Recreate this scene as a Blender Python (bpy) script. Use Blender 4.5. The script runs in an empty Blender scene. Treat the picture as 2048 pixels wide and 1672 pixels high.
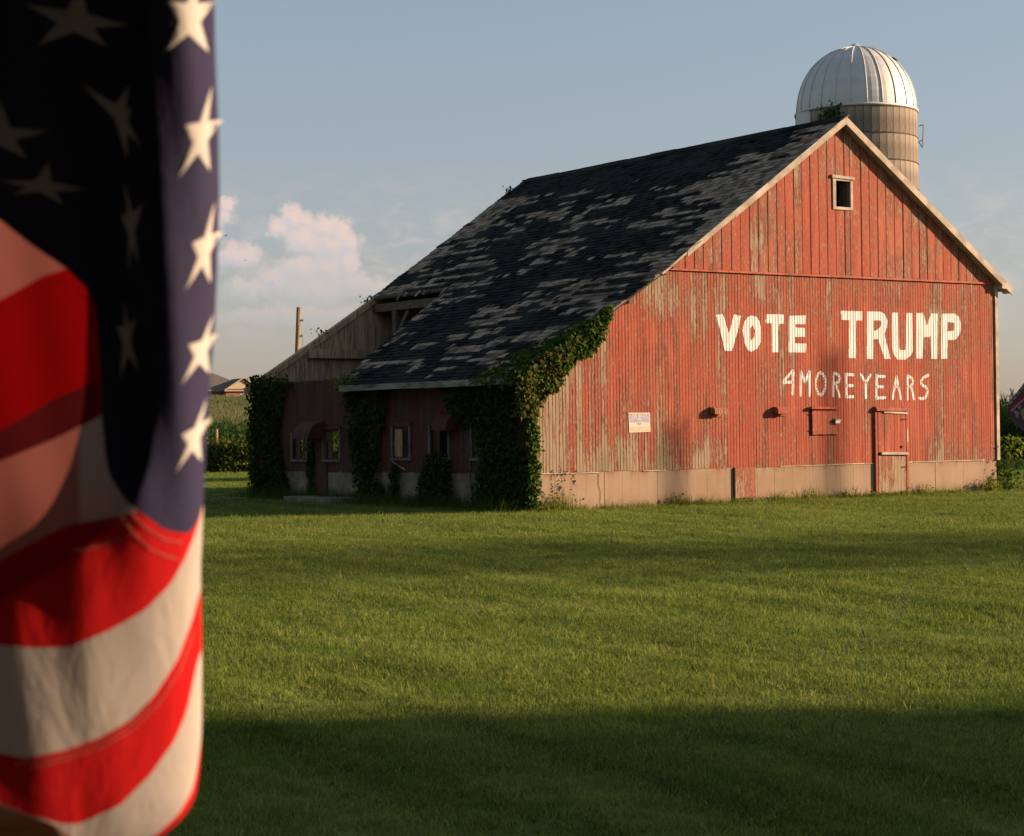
import bpy, math, random
import numpy as np
from mathutils import Vector, Matrix

SC = bpy.context.scene
COL = SC.collection
rnd = random.Random(7)
rng = np.random.default_rng(11)
R = math.radians

# ------------------------------------------------------------------ camera
cam_data = bpy.data.cameras.new("camera")
cam = bpy.data.objects.new("camera", cam_data)
COL.objects.link(cam)
SC.camera = cam
cam_data.sensor_width = 36.0
cam_data.sensor_fit = 'HORIZONTAL'
cam_data.lens = 66.15
cam_data.clip_start = 0.05
cam_data.clip_end = 6000.0
cam_data.dof.use_dof = True
cam_data.dof.focus_distance = 38.0
cam_data.dof.aperture_fstop = 13.0
cam.matrix_world = (Matrix.Translation((0, 0, 1.7)) @ Matrix.Rotation(math.pi / 2 + 10 / 3763, 4, 'X')
                    @ Matrix.Rotation(-0.0135, 4, 'Z'))

# ------------------------------------------------------------------ light
SUN_EL, SUN_AZ = R(15.5), R(86.0)          # azimuth clockwise from +Y
sun_dir = Vector((math.sin(SUN_AZ) * math.cos(SUN_EL), math.cos(SUN_AZ) * math.cos(SUN_EL), math.sin(SUN_EL)))
sd = bpy.data.lights.new("sun", 'SUN')
sd.energy = 5.0
sd.angle = R(0.53)
sd.color = (1.0, 0.68, 0.42)
so = bpy.data.objects.new("sun", sd)
so.rotation_euler = sun_dir.to_track_quat('Z', 'Y').to_euler()
so.location = (60, 5, 40)
COL.objects.link(so)
SC.view_settings.view_transform = 'Standard'
SC.view_settings.look = 'None'
SC.view_settings.gamma = 1.0
SC.view_settings.exposure = 1.28
SC.view_settings.use_curve_mapping = False
SC.cycles.max_bounces = 6
SC.cycles.diffuse_bounces = 3
SC.cycles.transmission_bounces = 4
SC.cycles.transparent_max_bounces = 8
SC.cycles.use_denoising = True


class Nodes:
    """small helper round a node tree"""
    def __init__(s, nt):
        s.nt = nt
        nt.nodes.clear()

    def n(s, typ, **kw):
        nd = s.nt.nodes.new(typ)
        for k, v in kw.items():
            setattr(nd, k, v)
        return nd

    def put(s, sock, v):
        if v is None:
            return
        if hasattr(v, 'is_output'):
            s.nt.links.new(v, sock)
        else:
            if sock.type == 'RGBA' and len(v) == 3:
                v = (*v, 1.0)
            sock.default_value = v

    def math(s, op, a, b=None, c=None, clamp=False):
        nd = s.n('ShaderNodeMath', operation=op, use_clamp=clamp)
        s.put(nd.inputs[0], a)
        s.put(nd.inputs[1], b)
        s.put(nd.inputs[2], c)
        return nd.outputs[0]

    def vmath(s, op, a, b=None):
        nd = s.n('ShaderNodeVectorMath', operation=op)
        s.put(nd.inputs[0], a)
        s.put(nd.inputs[1], b)
        return nd.outputs['Value'] if op in ('LENGTH', 'DOT_PRODUCT') else nd.outputs[0]

    def coord(s, which='Object'):
        return s.n('ShaderNodeTexCoord').outputs[which]

    def sep(s, v):
        nd = s.n('ShaderNodeSeparateXYZ')
        s.put(nd.inputs[0], v)
        return nd.outputs

    def comb(s, x, y, z):
        nd = s.n('ShaderNodeCombineXYZ')
        s.put(nd.inputs[0], x); s.put(nd.inputs[1], y); s.put(nd.inputs[2], z)
        return nd.outputs[0]

    def noise(s, vec, scale=1.0, detail=4.0, rough=0.55, dist=0.0):
        nd = s.n('ShaderNodeTexNoise')
        s.put(nd.inputs['Vector'], vec)
        nd.inputs['Scale'].default_value = scale
        nd.inputs['Detail'].default_value = detail
        nd.inputs['Roughness'].default_value = rough
        nd.inputs['Distortion'].default_value = dist
        return nd.outputs[0]

    def scl(s, vec, sx, sy, sz):
        return s.vmath('MULTIPLY', vec, (sx, sy, sz))

    def ramp(s, f, a, b, lo=0.0, hi=1.0, smooth=True):
        nd = s.n('ShaderNodeMapRange', interpolation_type='SMOOTHSTEP' if smooth else 'LINEAR')
        s.put(nd.inputs[0], f)
        nd.inputs[1].default_value = a; nd.inputs[2].default_value = b
        nd.inputs[3].default_value = lo; nd.inputs[4].default_value = hi
        return nd.outputs[0]

    def mix(s, f, a, b, mode='MIX'):
        nd = s.n('ShaderNodeMix', data_type='RGBA', blend_type=mode)
        s.put(nd.inputs[0], f)
        s.put(nd.inputs[6], a)
        s.put(nd.inputs[7], b)
        return nd.outputs[2]

    def rand_obj(s):
        return s.n('ShaderNodeObjectInfo').outputs['Random']

    def rand_island(s):
        return s.n('ShaderNodeNewGeometry').outputs['Random Per Island']

    def bump(s, h, strength=0.3, dist=0.01):
        nd = s.n('ShaderNodeBump')
        nd.inputs['Strength'].default_value = strength
        nd.inputs['Distance'].default_value = dist
        s.put(nd.inputs['Height'], h)
        return nd.outputs[0]

    def surface(s, color, rough=0.8, normal=None, metallic=0.0, spec=0.3):
        p = s.n('ShaderNodeBsdfPrincipled')
        s.put(p.inputs['Base Color'], color)
        s.put(p.inputs['Roughness'], rough)
        s.put(p.inputs['Metallic'], metallic)
        p.inputs['Specular IOR Level'].default_value = spec
        if normal is not None:
            s.put(p.inputs['Normal'], normal)
        o = s.n('ShaderNodeOutputMaterial')
        s.nt.links.new(p.outputs[0], o.inputs[0])
        return p

    def leaf(s, color, trans=0.4, tcol=None, normal=None):
        d = s.n('ShaderNodeBsdfDiffuse')
        t = s.n('ShaderNodeBsdfTranslucent')
        s.put(d.inputs[0], color)
        s.put(t.inputs[0], color if tcol is None else tcol)
        if normal is not None:
            s.put(d.inputs['Normal'], normal)
        m = s.n('ShaderNodeMixShader')
        m.inputs[0].default_value = trans
        s.nt.links.new(d.outputs[0], m.inputs[1])
        s.nt.links.new(t.outputs[0], m.inputs[2])
        o = s.n('ShaderNodeOutputMaterial')
        s.nt.links.new(m.outputs[0], o.inputs[0])


def new_mat(name):
    m = bpy.data.materials.new(name)
    m.use_nodes = True
    return m, Nodes(m.node_tree)


# ------------------------------------------------------------------ world: sky and the far clouds in it
world = bpy.data.worlds.new("World")
SC.world = world
world.use_nodes = True
W_ = Nodes(world.node_tree)
sky = W_.n('ShaderNodeTexSky', sky_type='NISHITA')
sky.sun_disc = False
sky.sun_elevation = SUN_EL
sky.sun_rotation = SUN_AZ
sky.altitude = 100.0
sky.air_density = 1.0
sky.dust_density = 1.0
sky.ozone_density = 1.0
bg = W_.n('ShaderNodeBackground')
bg.inputs[1].default_value = 0.060
gz0 = W_.sep(W_.coord('Generated'))[2]
hazecol = W_.mix(W_.ramp(gz0, 0.0, 0.24), (2.6, 2.05, 2.4), (2.45, 2.75, 3.1))
hazy = W_.mix(0.5, sky.outputs[0], hazecol)      # thin summer haze evens the colour out
W_.put(bg.inputs[0], hazy)
gx, gy, gz = W_.sep(W_.coord('Generated'))
ysafe = W_.math('MAXIMUM', gy, 0.05)
cu = W_.math('MULTIPLY', W_.math('DIVIDE', gx, ysafe), 37.6)      # heading, about 1.5 degrees a unit
cv = W_.math('MULTIPLY', W_.math('DIVIDE', gz, ysafe), 37.6)      # height above the horizon, same unit
CLOUDS = [  # centre, half width, half height of each swelling
    (-4.36, 4.16, 0.37, 0.32), (-4.06, 4.08, 0.41, 0.32), (-4.62, 3.96, 0.37, 0.27), (-3.68, 4.00, 0.44, 0.34), (-3.36, 3.90, 0.37, 0.32), (-3.22, 3.62, 0.34, 0.37), (-3.55, 3.60, 0.61, 0.49), (-4.08, 3.72, 0.61, 0.46),
    (-3.24, 3.22, 0.32, 0.44), (-3.6, 3.10, 0.61, 0.49), (-4.2, 3.10, 0.73, 0.41), (-4.7, 2.95, 0.61, 0.34), (-3.9, 2.72, 1.10, 0.44), (-3.0, 2.78, 0.67, 0.34), (-2.6, 2.72, 0.55, 0.22), (-5.2, 2.75, 0.73, 0.34),
    (-5.66, 4.48, 0.32, 0.18), (-5.9, 4.2, 0.61, 0.37), (-5.5, 3.4, 0.85, 0.37), (-4.2, 2.2, 2.44, 0.32), (-7.6, 3.4, 1.46, 0.98), (-9.5, 3.0, 1.71, 0.73), (8.5, 2.2, 1.83, 0.61)]
warp_n = W_.n('ShaderNodeTexNoise')
W_.put(warp_n.inputs['Vector'], W_.comb(cu, cv, 0.0))
warp_n.inputs['Scale'].default_value = 3.0
warp_n.inputs['Detail'].default_value = 6.0
warp_n.inputs['Roughness'].default_value = 0.62
wx_, wy_, wz_ = W_.sep(warp_n.outputs['Color'])
wcu = W_.math('ADD', cu, W_.math('MULTIPLY', W_.math('SUBTRACT', wx_, 0.5), 0.60))
wcv = W_.math('ADD', cv, W_.math('MULTIPLY', W_.math('SUBTRACT', wy_, 0.5), 0.60))


def cloud_field(du, dv):
    p = W_.comb(W_.math('ADD', wcu, du), W_.math('ADD', wcv, dv), 0.0)
    f = None
    for (a, b, ra, rb) in CLOUDS:
        nd = W_.n('ShaderNodeVectorMath', operation='MULTIPLY_ADD')
        W_.put(nd.inputs[0], p)
        nd.inputs[1].default_value = (1 / ra, 1 / rb, 0.0)
        nd.inputs[2].default_value = (-a / ra, -b / rb, 0.0)
        d = W_.math('SUBTRACT', 1.0, W_.vmath('LENGTH', nd.outputs[0]))
        f = d if f is None else W_.math('SMOOTH_MAX', f, d, 0.55)
    return f


fa = cloud_field(0.0, 0.0)
fb = cloud_field(0.10, 0.09)
wisp = W_.noise(W_.comb(W_.math('MULTIPLY', cu, 0.8), W_.math('MULTIPLY', cv, 1.6), 0.0), 1.5, 6.0, 0.6, 0.4)
alpha = W_.ramp(W_.math('ADD', fa, W_.math('MULTIPLY', W_.math('SUBTRACT', wisp, 0.5), 0.38)), 0.02, 0.62)
relief = W_.ramp(W_.math('SUBTRACT', fa, fb), -0.40, 0.42)
lit = W_.math('ADD', W_.math('MULTIPLY', relief, 0.62), W_.math('MULTIPLY', W_.ramp(cv, 2.4, 4.3), 0.38))
base_fade = W_.ramp(cv, 1.6, 4.0, 0.26, 1.0)
edge = W_.ramp(gy, 0.05, 0.2)
bank = W_.math('MULTIPLY', W_.ramp(wisp, 0.42, 0.72), W_.math('MULTIPLY', W_.ramp(cv, 1.2, 2.6), W_.ramp(cv, 3.0, 5.5, 0.30, 0.0)))
alpha = W_.math('MULTIPLY', W_.math('MAXIMUM', W_.math('MULTIPLY', alpha, W_.math('MULTIPLY', base_fade, 0.66)), bank), edge)
cl_col = W_.mix(lit, (0.385, 0.375, 0.405), (0.62, 0.445, 0.375))
bg2 = W_.n('ShaderNodeBackground')
W_.put(bg2.inputs[0], cl_col)
bg2.inputs[1].default_value = 0.68
ms = W_.n('ShaderNodeMixShader')
W_.put(ms.inputs[0], alpha)
W_.nt.links.new(bg.outputs[0], ms.inputs[1])
W_.nt.links.new(bg2.outputs[0], ms.inputs[2])
wo = W_.n('ShaderNodeOutputWorld')
W_.nt.links.new(ms.outputs[0], wo.inputs[0])

# ------------------------------------------------------------------ helpers for objects
def tag(o, label=None, cat=None, group=None, kind=None):
    if label: o['label'] = label
    if cat: o['category'] = cat
    if group: o['group'] = group
    if kind: o['kind'] = kind
    return o


def empty(name, loc=(0, 0, 0), rz=0.0, parent=None):
    o = bpy.data.objects.new(name, None)
    o.location = loc
    o.rotation_euler = (0, 0, rz)
    o.empty_display_size = 0.2
    COL.objects.link(o)
    if parent: o.parent = parent
    return o


def link(name, me, parent=None):
    o = bpy.data.objects.new(name, me)
    COL.objects.link(o)
    if parent: o.parent = parent
    return o


class MB:
    """collects polygons, builds ONE mesh object"""
    def __init__(s):
        s.v, s.f, s.m = [], [], []

    def poly(s, pts, mi=0):
        b = len(s.v)
        s.v += [tuple(p) for p in pts]
        s.f.append(tuple(range(b, b + len(pts))))
        s.m.append(mi)

    def hexa(s, p, mi=0):
        """8 corners: bottom ring 0-3, top ring 4-7"""
        b = len(s.v)
        s.v += [tuple(q) for q in p]
        for q in ((3, 2, 1, 0), (4, 5, 6, 7), (0, 1, 5, 4), (1, 2, 6, 5), (2, 3, 7, 6), (3, 0, 4, 7)):
            s.f.append(tuple(b + i for i in q))
            s.m.append(mi)

    def box(s, x0, x1, y0, y1, z0, z1, mi=0):
        s.hexa([(x0, y0, z0), (x1, y0, z0), (x1, y1, z0), (x0, y1, z0), (x0, y0, z1), (x1, y0, z1), (x1, y1, z1), (x0, y1, z1)], mi)

    def bar(s, a, b, w, h, mi=0, up=(0, 0, 1)):
        a, b, up = Vector(a), Vector(b), Vector(up)
        d = (b - a).normalized()
        if abs(d.dot(up)) > 0.98: up = Vector((1, 0, 0))
        x = d.cross(up).normalized() * w / 2
        y = x.cross(d).normalized() * h / 2
        s.hexa([a - x - y, a + x - y, b + x - y, b - x - y, a - x + y, a + x + y, b + x + y, b - x + y], mi)

    def tube(s, pts, rad, n=8, mi=0, cap=True):
        pts = [Vector(p) for p in pts]
        if not hasattr(rad, '__len__'): rad = [rad] * len(pts)
        rings = []
        ref = Vector((0.3, 0.5, 0.81)).normalized()
        for i, p in enumerate(pts):
            d = (pts[min(i + 1, len(pts) - 1)] - pts[max(i - 1, 0)]).normalized()
            r0 = ref if abs(d.dot(ref)) < 0.9 else Vector((1, 0, 0))
            x = d.cross(r0).normalized()
            y = d.cross(x).normalized()
            b = len(s.v)
            for k in range(n):
                a = 2 * math.pi * k / n
                s.v.append(tuple(p + (x * math.cos(a) + y * math.sin(a)) * rad[i]))
            rings.append(b)
        for a, b in zip(rings, rings[1:]):
            for k in range(n):
                s.f.append((a + k, a + (k + 1) % n, b + (k + 1) % n, b + k)); s.m.append(mi)
        if cap:
            s.f.append(tuple(rings[0] + k for k in reversed(range(n)))); s.m.append(mi)
            s.f.append(tuple(rings[-1] + k for k in range(n))); s.m.append(mi)

    def mesh(s, name, mats, smooth=False):
        me = bpy.data.meshes.new(name)
        me.from_pydata(s.v, [], s.f)
        mats = mats if isinstance(mats, (list, tuple)) else [mats]
        for m in mats: me.materials.append(m)
        if len(mats) > 1: me.polygons.foreach_set('material_index', s.m)
        if smooth: me.polygons.foreach_set('use_smooth', [True] * len(me.polygons))
        me.update()
        return me

    def build(s, name, mats, parent=None, smooth=False):
        return link(name, s.mesh(name, mats, smooth), parent)


def quads_mesh(name, V, mat, nper=4):
    """V: (n, nper, 3) array, one polygon each"""
    n = len(V)
    me = bpy.data.meshes.new(name)
    me.vertices.add(n * nper)
    me.vertices.foreach_set('co', np.asarray(V, dtype=np.float32).reshape(-1))
    me.loops.add(n * nper)
    me.loops.foreach_set('vertex_index', np.arange(n * nper, dtype=np.int32))
    me.polygons.add(n)
    me.polygons.foreach_set('loop_start', np.arange(0, n * nper, nper, dtype=np.int32))
    me.polygons.foreach_set('loop_total', np.full(n, nper, dtype=np.int32))
    me.materials.append(mat)
    me.update(calc_edges=True)
    return me


def unit(a):
    return a / (np.linalg.norm(a, axis=-1, keepdims=True) + 1e-9)


def leaf_quads(P, size, normal=(0, 0, 1), spread=0.8, droop=0.5, g=None, wide=0.75):
    """folded leaf outlines at points P, facing roughly along normal"""
    g = g or rng
    n = len(P)
    N = unit(np.asarray(normal, float) + g.normal(0, spread, (n, 3)))
    A = g.normal(0, 1, (n, 3)); A[:, 2] -= droop * 2
    A = unit(A - (A * N).sum(1, keepdims=True) * N)
    B = np.cross(N, A)
    L = (size * g.uniform(0.6, 1.35, n))[:, None]
    wd = L * wide * 0.5
    return np.stack([P, P + A * L * 0.45 + B * wd + N * L * 0.10, P + A * L - N * L * 0.12, P + A * L * 0.45 - B * wd + N * L * 0.10], 1)


def vnoise(x, y, seed=0):
    """value noise, numpy"""
    xi, yi = np.floor(x).astype(int), np.floor(y).astype(int)
    xf, yf = x - xi, y - yi
    def h(a, b):
        v = np.sin(a * 127.1 + b * 311.7 + seed * 74.7) * 43758.5453
        return v - np.floor(v)
    u, v = xf * xf * (3 - 2 * xf), yf * yf * (3 - 2 * yf)
    return (h(xi, yi) * (1 - u) + h(xi + 1, yi) * u) * (1 - v) + (h(xi, yi + 1) * (1 - u) + h(xi + 1, yi + 1) * u) * v


def fbm(x, y, seed=0, o=4):
    s, a, t = 0, 0.5, 0
    for i in range(o):
        s = s + a * vnoise(x * 2 ** i, y * 2 ** i, seed + i); t += a; a *= 0.5
    return s / t


def scatter(name, P, rot, scl, idx, sources, label, cat):
    """one 'stuff' object: its points carry instances of the source plants"""
    c = bpy.data.collections.new(name + "_sources")
    for o in sources: c.objects.link(o)
    me = bpy.data.meshes.new(name)
    n = len(P)
    me.vertices.add(n)
    me.vertices.foreach_set('co', np.asarray(P, np.float32).reshape(-1))
    a = me.attributes.new('rot', 'FLOAT_VECTOR', 'POINT'); a.data.foreach_set('vector', np.asarray(rot, np.float32).reshape(-1))
    a = me.attributes.new('scl', 'FLOAT', 'POINT'); a.data.foreach_set('value', np.asarray(scl, np.float32))
    a = me.attributes.new('idx', 'INT', 'POINT'); a.data.foreach_set('value', np.asarray(idx, np.int32))
    o = link(name, me)
    ng = bpy.data.node_groups.new(name + "_nodes", 'GeometryNodeTree')
    ng.interface.new_socket('Geometry', in_out='INPUT', socket_type='NodeSocketGeometry')
    ng.interface.new_socket('Geometry', in_out='OUTPUT', socket_type='NodeSocketGeometry')
    gi, go = ng.nodes.new('NodeGroupInput'), ng.nodes.new('NodeGroupOutput')
    ci = ng.nodes.new('GeometryNodeCollectionInfo')
    ci.inputs['Collection'].default_value = c
    ci.inputs['Separate Children'].default_value = True
    ci.inputs['Reset Children'].default_value = True
    ip = ng.nodes.new('GeometryNodeInstanceOnPoints')
    ip.inputs['Pick Instance'].default_value = True
    def attr(nm, ty):
        nd = ng.nodes.new('GeometryNodeInputNamedAttribute')
        nd.data_type = ty
        nd.inputs['Name'].default_value = nm
        return nd.outputs['Attribute']
    ng.links.new(gi.outputs[0], ip.inputs['Points'])
    ng.links.new(ci.outputs[0], ip.inputs['Instance'])
    ng.links.new(attr('idx', 'INT'), ip.inputs['Instance Index'])
    ng.links.new(attr('rot', 'FLOAT_VECTOR'), ip.inputs['Rotation'])
    ng.links.new(attr('scl', 'FLOAT'), ip.inputs['Scale'])
    ng.links.new(ip.outputs[0], go.inputs[0])
    md = o.modifiers.new('scatter', 'NODES')
    md.node_group = ng
    return tag(o, label, cat, kind='stuff')


def source(name, me):
    return bpy.data.objects.new(name, me)      # never linked to the scene: only drawn through scatter()


def simple(name, color, rough=0.8, var=0.25, scale=6.0, metallic=0.0, bump=0.0, spec=0.3, stretch=(1, 1, 1)):
    m, k = new_mat(name)
    v = k.scl(k.coord(), *stretch)
    n = k.noise(v, scale, 5, 0.6)
    dark = tuple(c * (1 - var) for c in color); light = tuple(min(1, c * (1 + var)) for c in color)
    c = k.mix(k.ramp(n, 0.3, 0.7), dark, light)
    k.surface(c, rough, k.bump(n, bump, 0.02) if bump else None, metallic, spec)
    return m


# ------------------------------------------------------------------ materials
def red_paint_mat(name, wear=0.0, left_wear=0.20, tint=(1, 1, 1)):
    m, k = new_mat(name)
    P = k.coord()
    rn = k.rand_obj()
    x, y, z = k.sep(P)
    streak = k.noise(k.scl(P, 26, 26, 1.5), 1.0, 6, 0.62)
    fleck = k.noise(k.scl(P, 40, 40, 9.0), 1.0, 4, 0.6)
    patch = k.noise(k.scl(P, 0.75, 0.75, 0.5), 1.0, 5, 0.62, 0.4)
    low = k.ramp(z, 0.7, 1.6, 0.06, 0.0)
    lft = k.ramp(x, 0.0, 5.0, left_wear, 0.0, smooth=False)
    belt = k.math('MULTIPLY', k.ramp(z, 3.6, 4.5), k.ramp(z, 4.70, 4.78, 0.10, 0.0))
    s = k.math('ADD', k.math('MULTIPLY', streak, 0.66), k.math('MULTIPLY', patch, 0.85))
    s = k.math('ADD', s, k.math('MULTIPLY', fleck, 0.34))
    s = k.math('ADD', s, k.math('MULTIPLY', k.math('SUBTRACT', rn, 0.5), 0.17))
    s = k.math('ADD', k.math('ADD', s, lft), k.math('ADD', k.math('ADD', low, belt), wear))
    peel = k.ramp(s, 1.055, 1.12)
    thin = k.ramp(s, 0.88, 1.06)
    grime_n = k.noise(k.scl(P, 3.2, 3.2, 0.55), 1.0, 6, 0.68)
    grime = k.ramp(k.math('ADD', grime_n, k.math('MULTIPLY', k.math('SUBTRACT', rn, 0.5), 0.16)), 0.50, 0.66)
    wn = k.noise(k.scl(P, 30, 30, 2.0), 1.3, 5, 0.6)
    wood = k.mix(wn, (0.136, 0.0966, 0.0642), (0.357, 0.278, 0.2))
    wood = k.mix(k.ramp(k.noise(k.scl(P, 1.1, 1.1, 0.6), 1.0, 3), 0.52, 0.68), wood, (0.185, 0.157, 0.1))
    tone = k.math('ADD', k.math('MULTIPLY', k.noise(k.scl(P, 9, 9, 0.8), 1.0, 4), 0.8), k.math('MULTIPLY', rn, 0.3))
    red = k.mix(k.ramp(tone, 0.3, 0.85), (0.24, 0.050, 0.030), (0.375, 0.094, 0.056))
    worn = k.mix(k.ramp(fleck, 0.35, 0.7), (0.129, 0.0428, 0.0285), (0.236, 0.107, 0.0713))
    c = k.mix(k.math('MULTIPLY', thin, 0.8), red, worn)
    c = k.mix(k.math('MULTIPLY', grime, 0.62), c, (0.1, 0.0392, 0.0243))
    fl2 = k.math('MULTIPLY', k.ramp(fleck, 0.555, 0.65), k.ramp(s, 0.72, 0.98))
    c = k.mix(k.math('MULTIPLY', fl2, 0.8), c, wood)
    c = k.mix(peel, c, wood)
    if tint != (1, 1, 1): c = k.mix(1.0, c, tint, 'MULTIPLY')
    h = k.math('ADD', k.math('MULTIPLY', wn, 0.5), k.math('MULTIPLY', peel, -0.5))
    k.surface(c, 0.82, k.bump(h, 0.35, 0.006), 0, 0.2)
    return m


M = {}
M['red'] = red_paint_mat('red_barn_paint', -0.012)
M['red_upper'] = red_paint_mat('red_gable_paint', 0.03, 0.0)
M['red_side_shade'] = red_paint_mat('red_side_shade_paint', -0.06, 0.0, (0.34, 0.5, 0.6))  # front paint tinted darker: the side wall's shade is put into the colour
M['red_worn'] = red_paint_mat('red_worn_paint', 0.05)
M['red_hood_side_shade'] = red_paint_mat('red_side_hood_shade_paint', -0.1, 0.0, (0.33, 0.42, 0.5))  # hood paint tinted darker to carry the shade of the side wall
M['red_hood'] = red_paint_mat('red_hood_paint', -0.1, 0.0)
M['backing'] = simple('old_sheathing', (0.05, 0.035, 0.025), 0.9, 0.4, 3)
M['wood_in'] = simple('bare_barn_wood', (0.36, 0.245, 0.15), 0.85, 0.45, 2.2, bump=0.3, stretch=(9, 9, 0.8))
M['beam'] = simple('old_beam_wood', (0.11, 0.08, 0.055), 0.85, 0.4, 4, bump=0.3, stretch=(3, 3, 3))
M['trim'] = simple('weathered_white_trim', (0.32, 0.27, 0.225), 0.8, 0.30, 3, bump=0.2, stretch=(1, 1, 1))
M['fascia'] = simple('grey_fascia_wood', (0.21, 0.20, 0.19), 0.85, 0.6, 2.2, bump=0.2, stretch=(3, 0.8, 3))
M['dark_in'] = simple('dark_interior', (0.035, 0.03, 0.027), 0.95, 0.3, 2)


def concrete_mat():
    m, k = new_mat('foundation_concrete')
    P = k.coord()
    n1 = k.noise(P, 1.1, 6, 0.6)
    n2 = k.noise(P, 22, 4, 0.6)
    st = k.noise(k.scl(P, 5, 5, 0.35), 1.0, 5, 0.6)
    c = k.mix(k.ramp(n1, 0.3, 0.7), (0.219, 0.155, 0.109), (0.28, 0.203, 0.149))
    c = k.mix(k.math('MULTIPLY', k.ramp(st, 0.5, 0.75), 0.45), c, (0.158, 0.109, 0.0788))
    c = k.mix(k.math('MULTIPLY', k.rand_island(), 0.28), c, (0.304, 0.225, 0.17))
    mud = k.math('MULTIPLY', k.ramp(k.sep(P)[2], 0.02, 0.30, 1.0, 0.0), k.ramp(k.noise(P, 5.0, 5, 0.65), 0.35, 0.62))
    c = k.mix(k.math('MULTIPLY', mud, 0.6), c, (0.13, 0.085, 0.05))
    pit = k.ramp(k.noise(P, 9.0, 4, 0.6), 0.66, 0.72)
    c = k.mix(k.math('MULTIPLY', pit, 0.5), c, (0.16, 0.11, 0.08))
    # red paint drips under the boards
    z = k.sep(P)[2]
    rd = k.math('MULTIPLY', k.ramp(z, 0.55, 0.735), k.ramp(st, 0.42, 0.6))
    c = k.mix(k.math('MULTIPLY', rd, 0.55), c, (0.2, 0.0607, 0.0395))
    k.surface(c, 0.9, k.bump(n2, 0.25, 0.01), 0, 0.2)
    return m


M['concrete'] = concrete_mat()


def shingle_mat(name, a, b, rough):
    m, k = new_mat(name)
    P = k.coord()
    r = k.math('FRACT', k.math('ADD', k.rand_island(), k.rand_obj()))
    n = k.noise(k.scl(P, 6, 12, 6), 1.5, 5, 0.6)
    t = k.math('ADD', k.math('MULTIPLY', r, 0.6), k.math('MULTIPLY', n, 0.5))
    c = k.mix(k.ramp(t, 0.2, 0.85), a, b)
    big = k.noise(P, 0.9, 3)
    c = k.mix(k.math('MULTIPLY', k.ramp(big, 0.45, 0.7), 0.35), c, (0.05, 0.06, 0.05))
    k.surface(c, 1.0, k.bump(n, 0.3, 0.01), 0, 0.03)
    return m


M['shake'] = shingle_mat('grey_wood_shingle', (0.098, 0.077, 0.058), (0.32, 0.252, 0.192), 0.85)
M['asphalt'] = shingle_mat('dark_asphalt_shingle', (0.008, 0.0095, 0.0095), (0.026, 0.028, 0.028), 0.8)


def white_paint_mat():
    m, k = new_mat('hand_painted_white')
    P = k.coord()
    n = k.noise(k.scl(P, 9, 9, 3), 1.0, 5, 0.65)
    n2 = k.noise(k.scl(P, 30, 30, 1.6), 1.0, 4, 0.6)
    c = k.mix(k.ramp(n, 0.30, 0.55), (0.50, 0.47, 0.46), (0.60, 0.61, 0.64))
    worn = k.math('MULTIPLY', k.ramp(n2, 0.62, 0.72), k.ramp(n, 0.52, 0.68))
    c = k.mix(k.math('MULTIPLY', worn, 0.45), c, (0.34, 0.16, 0.11))
    k.surface(c, 0.7, None, 0, 0.25)
    return m


M['white'] = white_paint_mat()


def leaf_mat(name, cols, trans=0.35):
    m, k = new_mat(name)
    r = k.math('FRACT', k.math('ADD', k.rand_island(), k.rand_obj()))
    P = k.coord()
    n = k.noise(P, 1.3, 3, 0.6)
    t = k.math('ADD', k.math('MULTIPLY', r, 0.65), k.math('MULTIPLY', n, 0.5))
    c = k.mix(k.ramp(t, 0.15, 0.75), cols[0], cols[1])
    if len(cols) > 2:
        c = k.mix(k.ramp(t, 0.80, 0.95), c, cols[2])
    k.leaf(c, trans)
    return m


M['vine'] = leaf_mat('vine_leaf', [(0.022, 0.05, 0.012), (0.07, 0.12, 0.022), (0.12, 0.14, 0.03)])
M['vine_side_shade'] = leaf_mat('vine_leaf_shade_colour', [(0.014, 0.032, 0.008), (0.045, 0.08, 0.016), (0.08, 0.10, 0.025)])  # same vine leaf in a darker colour that stands in for shade
M['vine_brown'] = leaf_mat('browning_vine_leaf', [(0.06, 0.075, 0.015), (0.13, 0.10, 0.03), (0.20, 0.10, 0.045)])
M['tree_leaf'] = leaf_mat('tree_leaf', [(0.03, 0.06, 0.015), (0.07, 0.12, 0.03)])
M['weed'] = leaf_mat('weed_leaf', [(0.06, 0.10, 0.015), (0.17, 0.21, 0.03), (0.25, 0.24, 0.06)], 0.45)
M['corn'] = leaf_mat('corn_leaf', [(0.03, 0.075, 0.02), (0.075, 0.13, 0.04), (0.12, 0.155, 0.055)])
M['field_weed'] = leaf_mat('field_weed_leaf', [(0.028, 0.05, 0.010), (0.10, 0.13, 0.025), (0.17, 0.16, 0.05)], 0.4)
M['tassel'] = simple('corn_tassel', (0.13, 0.14, 0.06), 0.9, 0.3)
M['stem'] = simple('vine_stem', (0.10, 0.07, 0.045), 0.9, 0.3)
M['bark'] = simple('tree_bark', (0.11, 0.085, 0.06), 0.9, 0.4, 5, bump=0.4, stretch=(2, 2, 0.6))


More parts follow.
